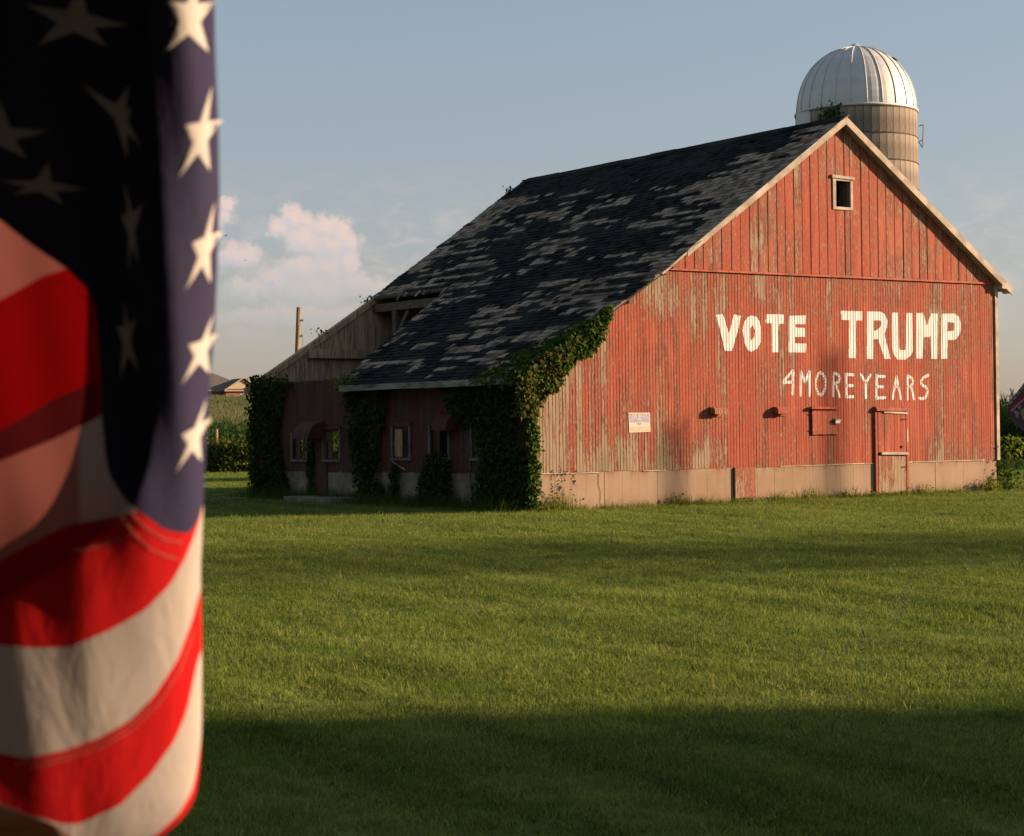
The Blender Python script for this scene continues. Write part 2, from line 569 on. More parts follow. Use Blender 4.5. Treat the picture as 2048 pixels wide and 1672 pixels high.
def grass_mat():
    m, k = new_mat('grass_blade')
    r = k.rand_obj()
    ri = k.rand_island()
    g = k.n('ShaderNodeNewGeometry').outputs['Position']
    n = k.noise(g, 0.45, 4, 0.6)
    gm_ = k.sep(g)
    acr = k.math('ADD', k.math('MULTIPLY', gm_[0], 0.86), k.math('MULTIPLY', gm_[1], 0.50))
    alo = k.math('ADD', k.math('MULTIPLY', gm_[0], 0.50), k.math('MULTIPLY', gm_[1], -0.86))
    mow = k.noise(k.comb(k.math('MULTIPLY', acr, 1.9), k.math('MULTIPLY', alo, 0.13), 0.0), 1.0, 3, 0.55, 0.3)
    t = k.math('ADD', k.math('MULTIPLY', r, 0.30), k.math('MULTIPLY', ri, 0.55))
    t = k.math('ADD', t, k.math('MULTIPLY', n, 0.45))
    t = k.math('ADD', t, k.math('MULTIPLY', k.math('SUBTRACT', mow, 0.5), 0.8))
    c = k.mix(k.ramp(t, 0.25, 1.0), (0.048, 0.092, 0.019), (0.250, 0.298, 0.070))
    c = k.mix(k.ramp(ri, 0.93, 0.97), c, (0.30, 0.25, 0.11))
    dry = k.noise(k.scl(g, 0.55, 0.9, 0), 1.0, 4, 0.65)
    c = k.mix(k.math('MULTIPLY', k.ramp(dry, 0.62, 0.72), 0.65), c, (0.22, 0.19, 0.09))
    lush = k.noise(k.scl(g, 0.9, 1.3, 0), 1.0, 3, 0.6)
    c = k.mix(k.math('MULTIPLY', k.ramp(lush, 0.55, 0.68), 0.55), c, (0.10, 0.19, 0.025))
    k.leaf(c, 0.45)
    return m


M['grass'] = grass_mat()


def ground_mat():
    m, k = new_mat('lawn_ground')
    P = k.coord()
    x, y, z = k.sep(P)
    n = k.noise(P, 0.45, 4, 0.6)
    f = k.noise(P, 18, 4, 0.7)
    gm_ = k.sep(P)
    acr = k.math('ADD', k.math('MULTIPLY', gm_[0], 0.86), k.math('MULTIPLY', gm_[1], 0.50))
    alo = k.math('ADD', k.math('MULTIPLY', gm_[0], 0.50), k.math('MULTIPLY', gm_[1], -0.86))
    mow = k.noise(k.comb(k.math('MULTIPLY', acr, 1.9), k.math('MULTIPLY', alo, 0.13), 0.0), 1.0, 3, 0.55, 0.3)
    t = k.math('ADD', k.math('MULTIPLY', n, 0.5), k.math('MULTIPLY', f, 0.45))
    t = k.math('ADD', t, k.math('MULTIPLY', k.math('SUBTRACT', mow, 0.5), 0.8))
    c = k.mix(k.ramp(t, 0.2, 0.8), (0.042, 0.080, 0.016), (0.155, 0.205, 0.048))
    d = k.noise(k.scl(P, 0.35, 1.1, 0), 1.0, 4, 0.6)
    c = k.mix(k.math('MULTIPLY', k.ramp(d, 0.62, 0.72), 0.6), c, (0.22, 0.18, 0.09))
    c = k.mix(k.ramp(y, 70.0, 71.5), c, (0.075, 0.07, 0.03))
    k.surface(c, 0.95, k.bump(f, 0.6, 0.03), 0, 0.1)
    return m


M['ground'] = ground_mat()

# ------------------------------------------------------------------ ground: one sheet, lawn then rising fields
def rise(x, y):
    a = np.clip((y - 78.0) / 210.0, 0, 1)
    b = np.clip((-2.0 - x) / 18.0, 0, 1)
    return 3.9 * (a * a * (3 - 2 * a)) ** 0.9 * (b * b * (3 - 2 * b))


def lawn_z(x, y):
    """gentle unevenness of the mown lawn, flat at the barn"""
    near = np.clip((y - 3) / 6, 0, 1) * np.clip((31 - y) / 6, 0, 1)
    return (fbm(x * 0.22 + 5, y * 0.30, 3, 3) - 0.5) * 0.10 * near


gxs = np.concatenate([np.linspace(-3000, -160, 12), np.linspace(-140, -24, 30), np.linspace(-22, 26, 97), np.linspace(30, 140, 23), np.linspace(160, 3000, 12)])
gys = np.concatenate([np.linspace(-2000, -20, 10), np.linspace(-15, 4, 8), np.linspace(5, 45, 81), np.linspace(47, 120, 37), np.linspace(130, 400, 28), np.linspace(450, 4500, 18)])
GX, GY = np.meshgrid(gxs, gys)
GZ = rise(GX, GY) + lawn_z(GX, GY)
gv = np.stack([GX, GY, GZ], -1).reshape(-1, 3)
nx, ny = len(gxs), len(gys)
gf = [(j * nx + i, j * nx + i + 1, (j + 1) * nx + i + 1, (j + 1) * nx + i) for j in range(ny - 1) for i in range(nx - 1)]
gme = bpy.data.meshes.new('ground')
gme.from_pydata(gv.tolist(), [], gf)
gme.polygons.foreach_set('use_smooth', [True] * len(gf))
gme.materials.append(M['ground'])
tag(link('ground', gme), kind='structure')

# ------------------------------------------------------------------ the barn, in its own frame: x along the front gable, y along the side wall
BO, BPHI = Vector((0.445, 35.77, 0.0)), math.pi / 2 - 0.9697
WID, LEN, ZF, ZB = 12.87, 11.82, 0.735, 4.74
TP, ZP = 8.06, 8.15
SF, SB = -0.20, LEN + 0.08
barn = empty('barn', BO, BPHI)
tag(barn, 'large weathered red wooden barn with patchy dark shingle roof and painted white lettering', 'barn')
BM = Matrix.Translation(BO) @ Matrix.Rotation(BPHI, 4, 'Z')


def roof_z(t):
    """top of the shingles above the gable"""
    if t >= TP: return ZP - 0.676 * (t - TP)
    if t >= 3.1: return ZP - 0.684 * (TP - t)
    return 4.74 - 0.62 * (3.1 - t)


def plank(name, mat, parent, plane, a0, a1, z0, zt0, zt1, front, bead=False, gap=0.006, deep=0.016):
    """one upright board; a runs along the wall, front is how far it stands proud"""
    mid = (a0 + a1) / 2
    base = front - deep
    if bead:
        prof = [(a0 + gap * 0.4, base), (a0 + gap, front), (mid - 0.006, front), (mid, front - 0.011), (mid + 0.006, front), (a1 - gap, front), (a1 - gap * 0.4, base)]
    else:
        prof = [(a0 + gap * 0.4, base), (a0 + gap, front), (mid, front + 0.001), (a1 - gap, front), (a1 - gap * 0.4, base)]
    b = MB()
    for (a, d) in prof:
        zt = zt0 + (zt1 - zt0) * (a - a0) / (a1 - a0)
        for z in (z0, zt):
            if plane == 'front': b.v.append((a, -d, z))
            elif plane == 'side': b.v.append((-d, a, z))
            elif plane == 'far': b.v.append((a, LEN - 0.06 - d, z))
            else: b.v.append((WID + d, a, z))
    n = len(prof)
    for i in range(n - 1):
        b.f.append((2 * i, 2 * i + 2, 2 * i + 3, 2 * i + 1)); b.m.append(0)
    b.f.append(tuple(2 * i for i in range(n))); b.m.append(0)
    b.f.append(tuple(2 * i + 1 for i in reversed(range(n)))); b.m.append(0)
    return b.build(name, mat, parent)


# --- foundation
fb = MB()
t = 0.0
while t < WID - 0.01:
    w = min(rnd.uniform(0.36, 0.56), WID - t)
    p = 0.011 + rnd.uniform(0, 0.007)
    fb.box(t, t + w - 0.005, -p, 0.3, -0.3, ZF + rnd.uniform(-0.008, 0.008))
    t += w
fs = MB()
s = 0.3
while s < LEN - 0.01:
    w = min(rnd.uniform(0.36, 0.6), LEN - s)
    p = 0.012 + rnd.uniform(0, 0.006)
    fs.box(-p, 0.3, s, s + w - 0.004, -0.3, ZF - 0.0085 * s + rnd.uniform(-0.006, 0.006))
    s += w
fb.box(0.3, WID, LEN - 0.3, LEN, -0.3, 0.6)
fb.box(WID - 0.3, WID, 0.3, LEN - 0.3, -0.3, ZF)
foundation = fb.build('foundation', M['concrete'], barn)
M['concrete_side_shade'] = simple('shade_dark_concrete', (0.19, 0.155, 0.13), 0.9, 0.4, 2.5, bump=0.2)  # concrete darkened in colour to stand in for shade along the side wall
fs.build('side_foundation', M['concrete_side_shade'], barn)
# a crack and patches of loss in it
cb = MB()
cx, cz = 1.47, 0.70
while cz > 0.0:
    nx_, nz_ = cx + rnd.uniform(-0.012, 0.022), cz - rnd.uniform(0.03, 0.07)
    cb.poly([(cx - 0.006, -0.0205, cz), (cx + 0.006, -0.0205, cz), (nx_ + 0.005, -0.0205, nz_), (nx_ - 0.005, -0.0205, nz_)])
    cx, cz = nx_, nz_
cb.build('crack', M['dark_in'], foundation)

# --- front wall
fw = MB()
wx0, wx1, wz0, wz1 = 7.88, 8.31, 6.23, 6.79           # loft window opening
def gable_poly(a, b_, zlo, y0, y1, mb):
    """backing between a and b up to the roof"""
    ks = sorted({a, b_, *[q for q in (3.1, TP) if a < q < b_]})
    for p, q in zip(ks, ks[1:]):
        zp_, zq_ = roof_z(p) - 0.10, roof_z(q) - 0.10
        mb.hexa([(p, y0, zlo), (q, y0, zlo), (q, y1, zlo), (p, y1, zlo), (p, y0, zp_), (q, y0, zq_), (q, y1, zq_), (p, y1, zp_)])
gable_poly(0.0, wx0, ZF, 0.0, 0.04, fw)
gable_poly(wx1, WID, ZF, 0.0, 0.04, fw)
gable_poly(wx0, wx1, wz1, 0.0, 0.04, fw)
fw.box(wx0, wx1, 0.0, 0.04, ZF, wz0)
front_wall = fw.build('front_wall', M['backing'], barn)
FRONT_BOARDS = []
t = 0.0
while t < WID - 0.05:
    w = rnd.uniform(0.145, 0.165)
    t1 = min(t + w, WID)
    fr = 0.022 + rnd.uniform(0, 0.006)
    zlo = ZF - 0.01 + rnd.uniform(-0.018, 0.012)
    za, zb = min(ZB, roof_z(t) - 0.06), min(ZB, roof_z(t1) - 0.06)
    FRONT_BOARDS.append((t, t1, fr))
    plank('board', M['red'], front_wall, 'front', t, t1, zlo, za, zb, fr, bead=True, gap=0.007)
    t = t1
t = 3.2
while t < WID - 0.05:
    w = rnd.uniform(0.235, 0.265)
    t1 = min(t + w, WID)
    fr = 0.045 + rnd.uniform(-0.006, 0.008)
    zs = [(ZB + 0.012 + rnd.uniform(0, 0.012), None)]
    za, zb = roof_z(t) - 0.055, roof_z(t1) - 0.055
    if t < TP < t1: za, zb = min(za, ZP - 0.2), min(zb, ZP - 0.2)
    if t1 > wx0 - 0.02 and t < wx1 + 0.02:             # boards cut at the loft window
        if t < wx0 - 0.012: plank('board', M['red_upper'], front_wall, 'front', t, wx0, zs[0][0], za, roof_z(wx0) - 0.055, fr, gap=0.005)
        if t1 > wx1 + 0.012: plank('board', M['red_upper'], front_wall, 'front', wx1, t1, zs[0][0], roof_z(wx1) - 0.055, zb, fr, gap=0.005)
        a, b_ = max(t, wx0), min(t1, wx1)
        if b_ - a > 0.012:
            plank('board', M['red_upper'], front_wall, 'front', a, b_, zs[0][0], wz0, wz0, fr, gap=0.012)
            plank('board', M['red_upper'], front_wall, 'front', a, b_, wz1, min(roof_z(a), roof_z(b_)) - 0.07, min(roof_z(a), roof_z(b_)) - 0.07, fr, gap=0.012)
    else:
        plank('board', M['red_upper'], front_wall, 'front', t, t1, zs[0][0], za, zb, fr, gap=0.012)
    t = t1
b = MB(); b.hexa([(3.05, -0.075, 4.715), (WID, -0.075, 4.715), (WID, -0.02, 4.715), (3.05, -0.02, 4.715), (3.05, -0.062, 4.755), (WID, -0.062, 4.755), (WID, -0.02, 4.765), (3.05, -0.02, 4.765)])
b.build('belt_trim', M['red_hood'], barn)
# ragged foot of the boards: lath strips
t = 0.05
while t < WID - 0.1:
    w = rnd.uniform(0.3, 1.4)
    if rnd.random() < 0.8:
        b = MB(); b.box(t, min(t + w, WID), -0.036, -0.014, ZF - 0.026 + rnd.uniform(-0.006, 0.006), ZF - 0.004 + rnd.uniform(-0.006, 0.010)); b.build('water_table', M['trim'], barn)
    t += w + 0.02

# loft window
lw = MB()
f = 0.075
lw.box(wx0 - 0.09, wx0, -0.075, -0.03, wz0 - 0.06, wz1 + 0.05)
lw.box(wx1, wx1 + 0.07, -0.075, -0.03, wz0 - 0.06, wz1 + 0.05)
lw.box(wx0, wx1, -0.073, -0.03, wz0 - 0.06, wz0)
lofty = lw.build('loft_window', M['trim'], barn)
lw = MB(); lw.hexa([(wx0 - 0.13, -0.10, wz1 + 0.05), (wx1 + 0.11, -0.10, wz1 + 0.035), (wx1 + 0.11, -0.03, wz1 + 0.035), (wx0 - 0.13, -0.03, wz1 + 0.05), (wx0 - 0.13, -0.10, wz1 + 0.115), (wx1 + 0.11, -0.10, wz1 + 0.09), (wx1 + 0.11, -0.03, wz1 + 0.10), (wx0 - 0.13, -0.03, wz1 + 0.12)])
lw.build('lintel', M['trim'], lofty)
lw = MB(); lw.box(wx0, wx1, -0.068, -0.03, wz1, wz1 + 0.05); lw.build('frame_head', M['trim'], lofty)
lw = MB(); lw.box(wx1 - 0.05, wx1, -0.03, 0.25, wz0, wz1); lw.box(wx0 + 0.12, wx0 + 0.15, 0.10, 0.13, wz0, wz1); lw.build('jamb', M['beam'], lofty)

# corner and rake trim
b = MB(); b.box(WID - 0.02, WID + 0.075, -0.06, 0.02, ZF - 0.03, 4.72); b.build('corner_board', M['trim'], barn)
def rake(t0, t1, h, y0, y1, mat, drop=0.0, name='rake_board'):
    mb = MB()
    za, zb = roof_z(t0) - drop, roof_z(t1) - drop
    mb.hexa([(t0, y0, za - h), (t1, y0, zb - h), (t1, y1, zb - h), (t0, y1, za - h), (t0, y0, za), (t1, y0, zb), (t1, y1, zb), (t0, y1, za)])
    return mb.build(name, mat, barn)
for a, b_ in ((TP, 9.9), (9.9, 11.7), (11.7, 13.25)):
    rake(a + 0.004, b_, 0.17, SF - 0.03, SF, M['trim'])
for a, b_, h in ((3.62, 4.9, 0.13), (4.9, 6.6, 0.155), (6.6, TP, 0.16)):
    rake(a + 0.004, b_, h, SF - 0.028, SF, M['trim'], 0.005)
rake(2.98, 3.62, 0.05, SF - 0.02, SF, M['trim'], 0.02)
mb = MB()                                            # soffit under the right rake and the box end at its eave
za, zb = roof_z(TP + 0.05) - 0.165, roof_z(13.2) - 0.165
mb.hexa([(TP + 0.05, SF + 0.002, za), (13.2, SF + 0.002, zb), (13.2, -0.0, zb), (TP + 0.05, -0.0, za), (TP + 0.05, SF + 0.002, za + 0.03), (13.2, SF + 0.002, zb + 0.03), (13.2, -0.0, zb + 0.03), (TP + 0.05, -0.0, za + 0.03)])
mb.build('soffit', M['trim'], barn)
mb = MB(); mb.hexa([(12.90, SF - 0.028, 4.62), (13.22, SF - 0.028, 4.60), (13.22, LEN, 4.60), (12.90, LEN, 4.62), (12.90, SF - 0.028, 4.74), (13.22, SF - 0.028, 4.70), (13.22, LEN, 4.70), (12.90, LEN, 4.74)])
mb.build('eave_box', M['trim'], barn)
# exposed rafter ends where the left rake board is lost
for tt in (3.32, 3.12, 2.2):
    mb = MB(); z_ = roof_z(tt) - 0.16
    mb.box(tt - 0.05, tt + 0.05, SF + 0.01, 0.0, z_, z_ + 0.07); mb.build('purlin_end', M['beam'], barn)

# --- lettering: paint that follows the boards and leaves their grooves bare
BIGSTROKE = 0.0
def spans(polys, x):
    zs = []
    for pl in polys:
        for (x0, z0), (x1, z1) in zip(pl, pl[1:] + pl[:1]):
            if (x0 <= x < x1) or (x1 <= x < x0):
                zs.append(z0 + (z1 - z0) * (x - x0) / (x1 - x0))
    zs.sort()
    return list(zip(zs[::2], zs[1::2]))

def paint(polysets, name, label=None):
    mb = MB()
    allx = [p[0] for ps in polysets for pl in ps for p in pl]
    lo, hi = min(allx), max(allx)
    for (t0, t1, fr) in FRONT_BOARDS:
        if t1 < lo or t0 > hi: continue
        mid = (t0 + t1) / 2
        for (a, b_) in ((t0 + 0.008, mid - 0.007), (mid + 0.007, t1 - 0.008)):
            n = 5
            for i in range(n):
                p, q = a + (b_ - a) * i / n, a + (b_ - a) * (i + 1) / n
                ivals = []
                for ps in polysets:
                    sp, sq = spans(ps, p), spans(ps, q)
                    if len(sp) == len(sq):
                        ivals += [(u[0], u[1], v[0], v[1]) for u, v in zip(sp, sq)]
                    else:
                        sm = spans(ps, (p + q) / 2)
                        ivals += [(u[0], u[1], u[0], u[1]) for u in sm]
                for (za, zb, zc, zd) in ivals:
                    j = rnd.uniform(-0.004, 0.004)
                    e = -fr - 0.0018
                    mb.poly([(p, e, za + j), (q, e, zc + j), (q, e, zd + j), (p, e, zb + j)])
    return mb.build(name, M['white'], barn)

def stroke_polys(line, w):
    """round ended brush stroke as small overlapping polygons"""
    out = []
    for (x0, z0), (x1, z1) in zip(line, line[1:]):
        dx, dz = x1 - x0, z1 - z0
        L = math.hypot(dx, dz) or 1e-6
        ux, uz = dx / L, dz / L
        px, pz = -uz * w / 2, ux * w / 2
        cap = w * 0.42
        out.append([[(x0 + px, z0 + pz), (x0 - ux * cap, z0 - uz * cap), (x0 - px, z0 - pz), (x1 - px, z1 - pz), (x1 + ux * cap, z1 + uz * cap), (x1 + px, z1 + pz)]])
    return out
BIG_LETTERS = [
   [[(4.509, 3.84), (4.68, 3.873), (4.721, 3.819), (4.851, 3.458), (4.996, 3.87), (5.176, 3.835), (5.12, 3.592), (4.931, 3.118), (4.734, 3.116), (4.623, 3.532)]] ,  # V
   [[(5.471, 3.854), (5.602, 3.831), (5.687, 3.734), (5.733, 3.551), (5.715, 3.313), (5.634, 3.181), (5.458, 3.103), (5.371, 3.132), (5.278, 3.268), (5.219, 3.542), (5.26, 3.7), (5.349, 3.806)], [(5.511, 3.662), (5.553, 3.548), (5.542, 3.416), (5.444, 3.329), (5.428, 3.414), (5.432, 3.585)]] ,  # O
   [[(5.875, 3.889), (6.368, 3.893), (6.364, 3.698), (6.222, 3.695), (6.206, 3.101), (6.023, 3.099), (6.03, 3.701), (5.863, 3.704)]] ,  # T
   [[(6.511, 3.87), (7.003, 3.887), (6.981, 3.699), (6.695, 3.696), (6.694, 3.627), (6.98, 3.622), (6.976, 3.437), (6.69, 3.426), (6.687, 3.293), (7.001, 3.293), (6.998, 3.105), (6.497, 3.103)]] ,  # E
   [[(8.023, 4.008), (8.658, 4.011), (8.648, 3.812), (8.464, 3.808), (8.437, 2.997), (8.235, 2.999), (8.26, 3.814), (8.034, 3.809)]] ,  # T
   [[(8.791, 4.01), (9.219, 4.017), (9.334, 3.964), (9.41, 3.834), (9.403, 3.695), (9.316, 3.527), (9.495, 2.989), (9.316, 2.987), (9.121, 3.417), (8.976, 3.412), (8.958, 2.978), (8.772, 2.99)], [(8.984, 3.823), (9.196, 3.827), (9.237, 3.761), (9.174, 3.663), (9.056, 3.599), (8.979, 3.598)]] ,  # R
   [[(9.559, 4.003), (9.755, 4.005), (9.761, 3.256), (9.789, 3.186), (9.966, 3.188), (10.006, 4.006), (10.19, 4.006), (10.188, 3.177), (10.142, 3.078), (9.962, 2.979), (9.706, 2.979), (9.581, 3.101), (9.545, 3.267)]] ,  # U
   [[(10.31, 4.013), (10.53, 4.018), (10.645, 3.731), (10.782, 4.013), (10.984, 4.014), (10.954, 3.001), (10.772, 3.002), (10.772, 3.536), (10.731, 3.486), (10.52, 3.483), (10.49, 3.004), (10.284, 3.006), (10.306, 3.487)]] ,  # M
   [[(11.116, 4.009), (11.537, 4.026), (11.68, 3.95), (11.735, 3.794), (11.715, 3.608), (11.588, 3.456), (11.484, 3.43), (11.295, 3.43), (11.281, 3.006), (11.083, 3.004)], [(11.303, 3.829), (11.513, 3.821), (11.531, 3.733), (11.509, 3.64), (11.283, 3.618)]] ,  # P
]
SMALL_LETTERS = [
   [[(6.61, 2.724), (6.341, 2.502), (6.346, 2.453)], [(6.357, 2.477), (6.594, 2.477)], [(6.61, 2.715), (6.605, 2.461), (6.59, 2.223)]] ,  # 4
   [[(6.817, 2.19), (6.832, 2.708), (6.945, 2.478), (7.084, 2.713), (7.069, 2.189)]] ,  # M
   [[(7.537, 2.445), (7.528, 2.372), (7.508, 2.306), (7.476, 2.254), (7.437, 2.22), (7.394, 2.209), (7.351, 2.22), (7.313, 2.254), (7.284, 2.306), (7.266, 2.372), (7.26, 2.445), (7.268, 2.518), (7.289, 2.584), (7.32, 2.636), (7.36, 2.67), (7.402, 2.682), (7.445, 2.67), (7.483, 2.637), (7.513, 2.584), (7.531, 2.518), (7.537, 2.445)]] ,  # O
   [[(7.754, 2.17), (7.763, 2.679)], [(7.763, 2.679), (7.918, 2.638), (7.968, 2.571), (7.938, 2.496), (7.799, 2.441)], [(7.834, 2.445), (7.955, 2.161)]] ,  # R
   [[(8.149, 2.655), (8.151, 2.161)], [(8.119, 2.647), (8.369, 2.635)], [(8.127, 2.408), (8.341, 2.404)], [(8.128, 2.165), (8.36, 2.164)]] ,  # E
   [[(8.579, 2.654), (8.731, 2.466), (8.879, 2.641)], [(8.731, 2.466), (8.727, 2.133)]] ,  # Y
   [[(9.061, 2.637), (9.051, 2.119)], [(9.06, 2.61), (9.313, 2.606)], [(9.056, 2.38), (9.252, 2.38)], [(9.051, 2.137), (9.317, 2.142)]] ,  # E
   [[(9.54, 2.112), (9.671, 2.612), (9.796, 2.111)], [(9.583, 2.385), (9.731, 2.385)]] ,  # A
   [[(10.002, 2.097), (10.009, 2.627), (10.148, 2.568), (10.178, 2.476), (10.118, 2.394), (10.014, 2.389)], [(10.124, 2.375), (10.21, 2.096)]] ,  # R
   [[(10.672, 2.643), (10.5, 2.578), (10.433, 2.495), (10.458, 2.421), (10.601, 2.366), (10.639, 2.301), (10.611, 2.2), (10.544, 2.127), (10.465, 2.113), (10.361, 2.132)]] ,  # S
]

for ps in BIG_LETTERS: paint([ps], 'painted_letter')
for lines in SMALL_LETTERS: paint([q for ln in lines for q in stroke_polys(ln, 0.062)], 'painted_letter')

# --- little vent hoods, hatch, door, low hatch
def vent(t0, t1, zt):
    mb = MB()
    prof = [(0.0, 0.0), (-0.12, -0.012), (-0.165, -0.05), (-0.17, -0.12), (-0.165, -0.15), (-0.02, -0.12)]
    for (y, z) in prof:
        for tt in (t0, t1): mb.v.append((tt, -0.026 + y, zt + z))
    n = len(prof)
    for i in range(n - 1): mb.f.append((2 * i, 2 * i + 1, 2 * i + 3, 2 * i + 2)); mb.m.append(0)
    mb.f.append(tuple(2 * i for i in range(n))); mb.m.append(0)
    mb.f.append(tuple(2 * i + 1 for i in reversed(range(n)))); mb.m.append(0)
    h = mb.build('vent_hood', M['red_worn'], barn)
    mb = MB(); mb.box(t0 + 0.02, t1 + 0.01, -0.05, -0.025, zt - 0.20, zt - 0.172); mb.build('sill', M['red_hood'], h)
vent(4.31, 4.64, 1.97); vent(6.03, 6.37, 1.965)

mb = MB(); mb.box(7.085, 7.855, -0.034, -0.0288, 1.345, 1.91); mb.build('hatch_gap_shade', M['dark_in'], barn)  # dark sheet behind the hatch, paints the shade in its edge gaps
mb = MB(); mb.box(7.105, 7.835, -0.058, -0.036, 1.365, 1.89); hatch = mb.build('hatch', M['red_hood'], barn)
for i in range(5):
    mb = MB(); a = 7.11 + i * 0.145; mb.box(a, a + 0.138, -0.068, -0.058, 1.365 + rnd.uniform(0, .01), 1.895); mb.build('board', M['red_worn'], hatch)
mb = MB(); mb.bar((7.04, -0.09, 1.935), (7.88, -0.09, 1.925), 0.08, 0.05); mb.build('lintel', M['red_hood'], hatch)
mb = MB(); mb.box(7.72, 7.86, -0.13, -0.06, 1.60, 1.66); mb.hexa([(7.71, -0.15, 1.66), (7.87, -0.15, 1.66), (7.87, -0.06, 1.70), (7.71, -0.06, 1.70), (7.71, -0.15, 1.672), (7.87, -0.15, 1.672), (7.87, -0.06, 1.712), (7.71, -0.06, 1.712)])
mb.build('latch_box', simple('dull_zinc', (0.32, 0.31, 0.30), 0.5, 0.3, 9, metallic=0.6), hatch)
for z_ in (1.45, 1.80):
    mb = MB(); mb.box(7.09, 7.24, -0.076, -0.068, z_, z_ + 0.03); mb.build('hinge', M['red_hood'], hatch)

door = empty('door', parent=barn)
def door_leaf(name, z0, z1, mat, tilt=0.0):
    mb = MB(); mb.box(9.035, 9.885, -0.056, -0.032, z0, z1); leaf = mb.build(name, mat, door)
    a = 9.037
    while a < 9.86:
        w = min(rnd.uniform(0.085, 0.11), 9.883 - a)
        mb = MB(); mb.box(a + 0.003, a + w - 0.003, -0.07 - rnd.uniform(0, 0.006), -0.056, z0 + rnd.uniform(-0.015, 0.01), z1 - (a - 9.0) * tilt + rnd.uniform(-0.008, 0.008)); mb.build('board', mat, leaf)
        a += w
    return leaf
mb = MB(); mb.box(9.0, 9.92, -0.0318, -0.0285, 0.04, 1.87); mb.build('door_gap_shade', M['dark_in'], door)  # dark sheet behind the leaves so the gaps round them look shaded
top_leaf = door_leaf('upper_leaf', 0.95, 1.83, M['red'])
low_leaf = door_leaf('lower_leaf', 0.06, 0.90, red_paint_mat('lower_door_paint', 0.14, 0.0), 0.07)
mb = MB(); mb.hexa([(8.95, -0.13, 1.855), (9.98, -0.13, 1.845), (9.98, -0.026, 1.865), (8.95, -0.026, 1.875), (8.95, -0.125, 1.925), (9.98, -0.125, 1.915), (9.98, -0.026, 1.945), (8.95, -0.026, 1.955)]); mb.build('lintel', M['red_hood'], door)
mb = MB(); mb.bar((9.20, -0.09, 1.832), (9.92, -0.085, 1.80), 0.03, 0.045); mb.build('loose_batten', M['trim'], door)
mb = MB(); mb.bar((9.09, -0.10, 0.935), (9.93, -0.10, 0.915), 0.05, 0.055); mb.build('ledge', M['trim'], door)
mb = MB(); mb.box(8.955, 9.018, -0.075, -0.026, 0.05, 1.86); mb.build('jamb', M['red'], door)
mb = MB(); mb.box(9.905, 9.965, -0.075, -0.026, 0.05, 1.86); mb.build('jamb', M['red'], door)
for (a, z_) in ((9.74, 0.62), (9.74, 1.66)):
    mb = MB(); mb.bar((a, -0.085, z_), (a + 0.19, -0.085, z_ + 0.01), 0.014, 0.022); mb.build('strap', M['dark_in'], door)
mb = MB(); mb.box(9.905, 9.955, -0.083, -0.075, 1.17, 1.45); mb.build('handle_plate', M['trim'], door)
mb = MB(); mb.box(9.73, 9.76, -0.10, -0.07, 1.04, 1.09); mb.build('handle', M['dark_in'], door)
mb = MB(); mb.box(4.955, 5.505, -0.05, -0.013, 0.09, 0.72); mb.build('low_hatch', red_paint_mat('low_hatch_paint', 0.09, 0.0), barn)
mb = MB(); mb.box(4.93, 4.953, -0.055, -0.012, 0.02, 0.72); mb.build('hatch_post', M['dark_in'], barn)

# --- side wall with its windows
SIDE_WIN = [(9.78, 9.13, 1.51, 0.95), (8.27, 7.57, 1.56, 0.96), (6.74, 6.10, 1.56, 1.0), (5.23, 4.57, 1.61, 1.02), (3.72, 3.05, 1.61, 1.05), (2.14, 1.50, 1.64, 1.04)]
SLIT = (8.86, 8.74, 1.33, 0.74)
OPEN = [(min(a, b_), max(a, b_), z0, z1) for (a, b_, z1, z0) in SIDE_WIN] + [(8.72, 8.80, 0.72, 1.34)]
b = MB()
cuts = sorted({0.0, LEN, *[o[0] for o in OPEN], *[o[1] for o in OPEN]})
for a, c in zip(cuts, cuts[1:]):
    h = [o for o in OPEN if o[0] - 1e-6 <= a and c <= o[1] + 1e-6]
    zb_ = ZF - 0.0085 * (a + c) / 2
    if h:
        b.box(0.0, 0.04, a, c, zb_, max(h[0][2], zb_ + 0.001)); b.box(0.0, 0.04, a, c, h[0][3], 2.70)
    else:
        b.box(0.0, 0.04, a, c, zb_, 2.70)
side_wall = b.build('side_wall', M['backing'], barn)
s = 0.0
while s < LEN - 0.03:
    s1 = min(s + rnd.uniform(0.13, 0.15), LEN)
    zlo = ZF - 0.0085 * s - 0.01 + rnd.uniform(-0.012, 0.01)
    top = 2.70 + (rnd.uniform(-0.06, 0.05) if s > 7.2 else 0.0)
    h = [o for o in OPEN if min(s1, o[1]) - max(s, o[0]) > 0.5 * (s1 - s)]
    segs = [(zlo, top)] if not h else [(zlo, h[0][2]), (h[0][3], top)]
    fr = 0.02 + rnd.uniform(0, 0.005)
    for (u, v) in segs:
        if v - u > 0.04: plank('board', M['red_side_shade'], side_wall, 'side', s, s1, u, v, v, fr, bead=True)
    s = s1
M['win_wood'] = simple('window_trim_grey', (0.11, 0.105, 0.105), 0.8, 0.4, 6)
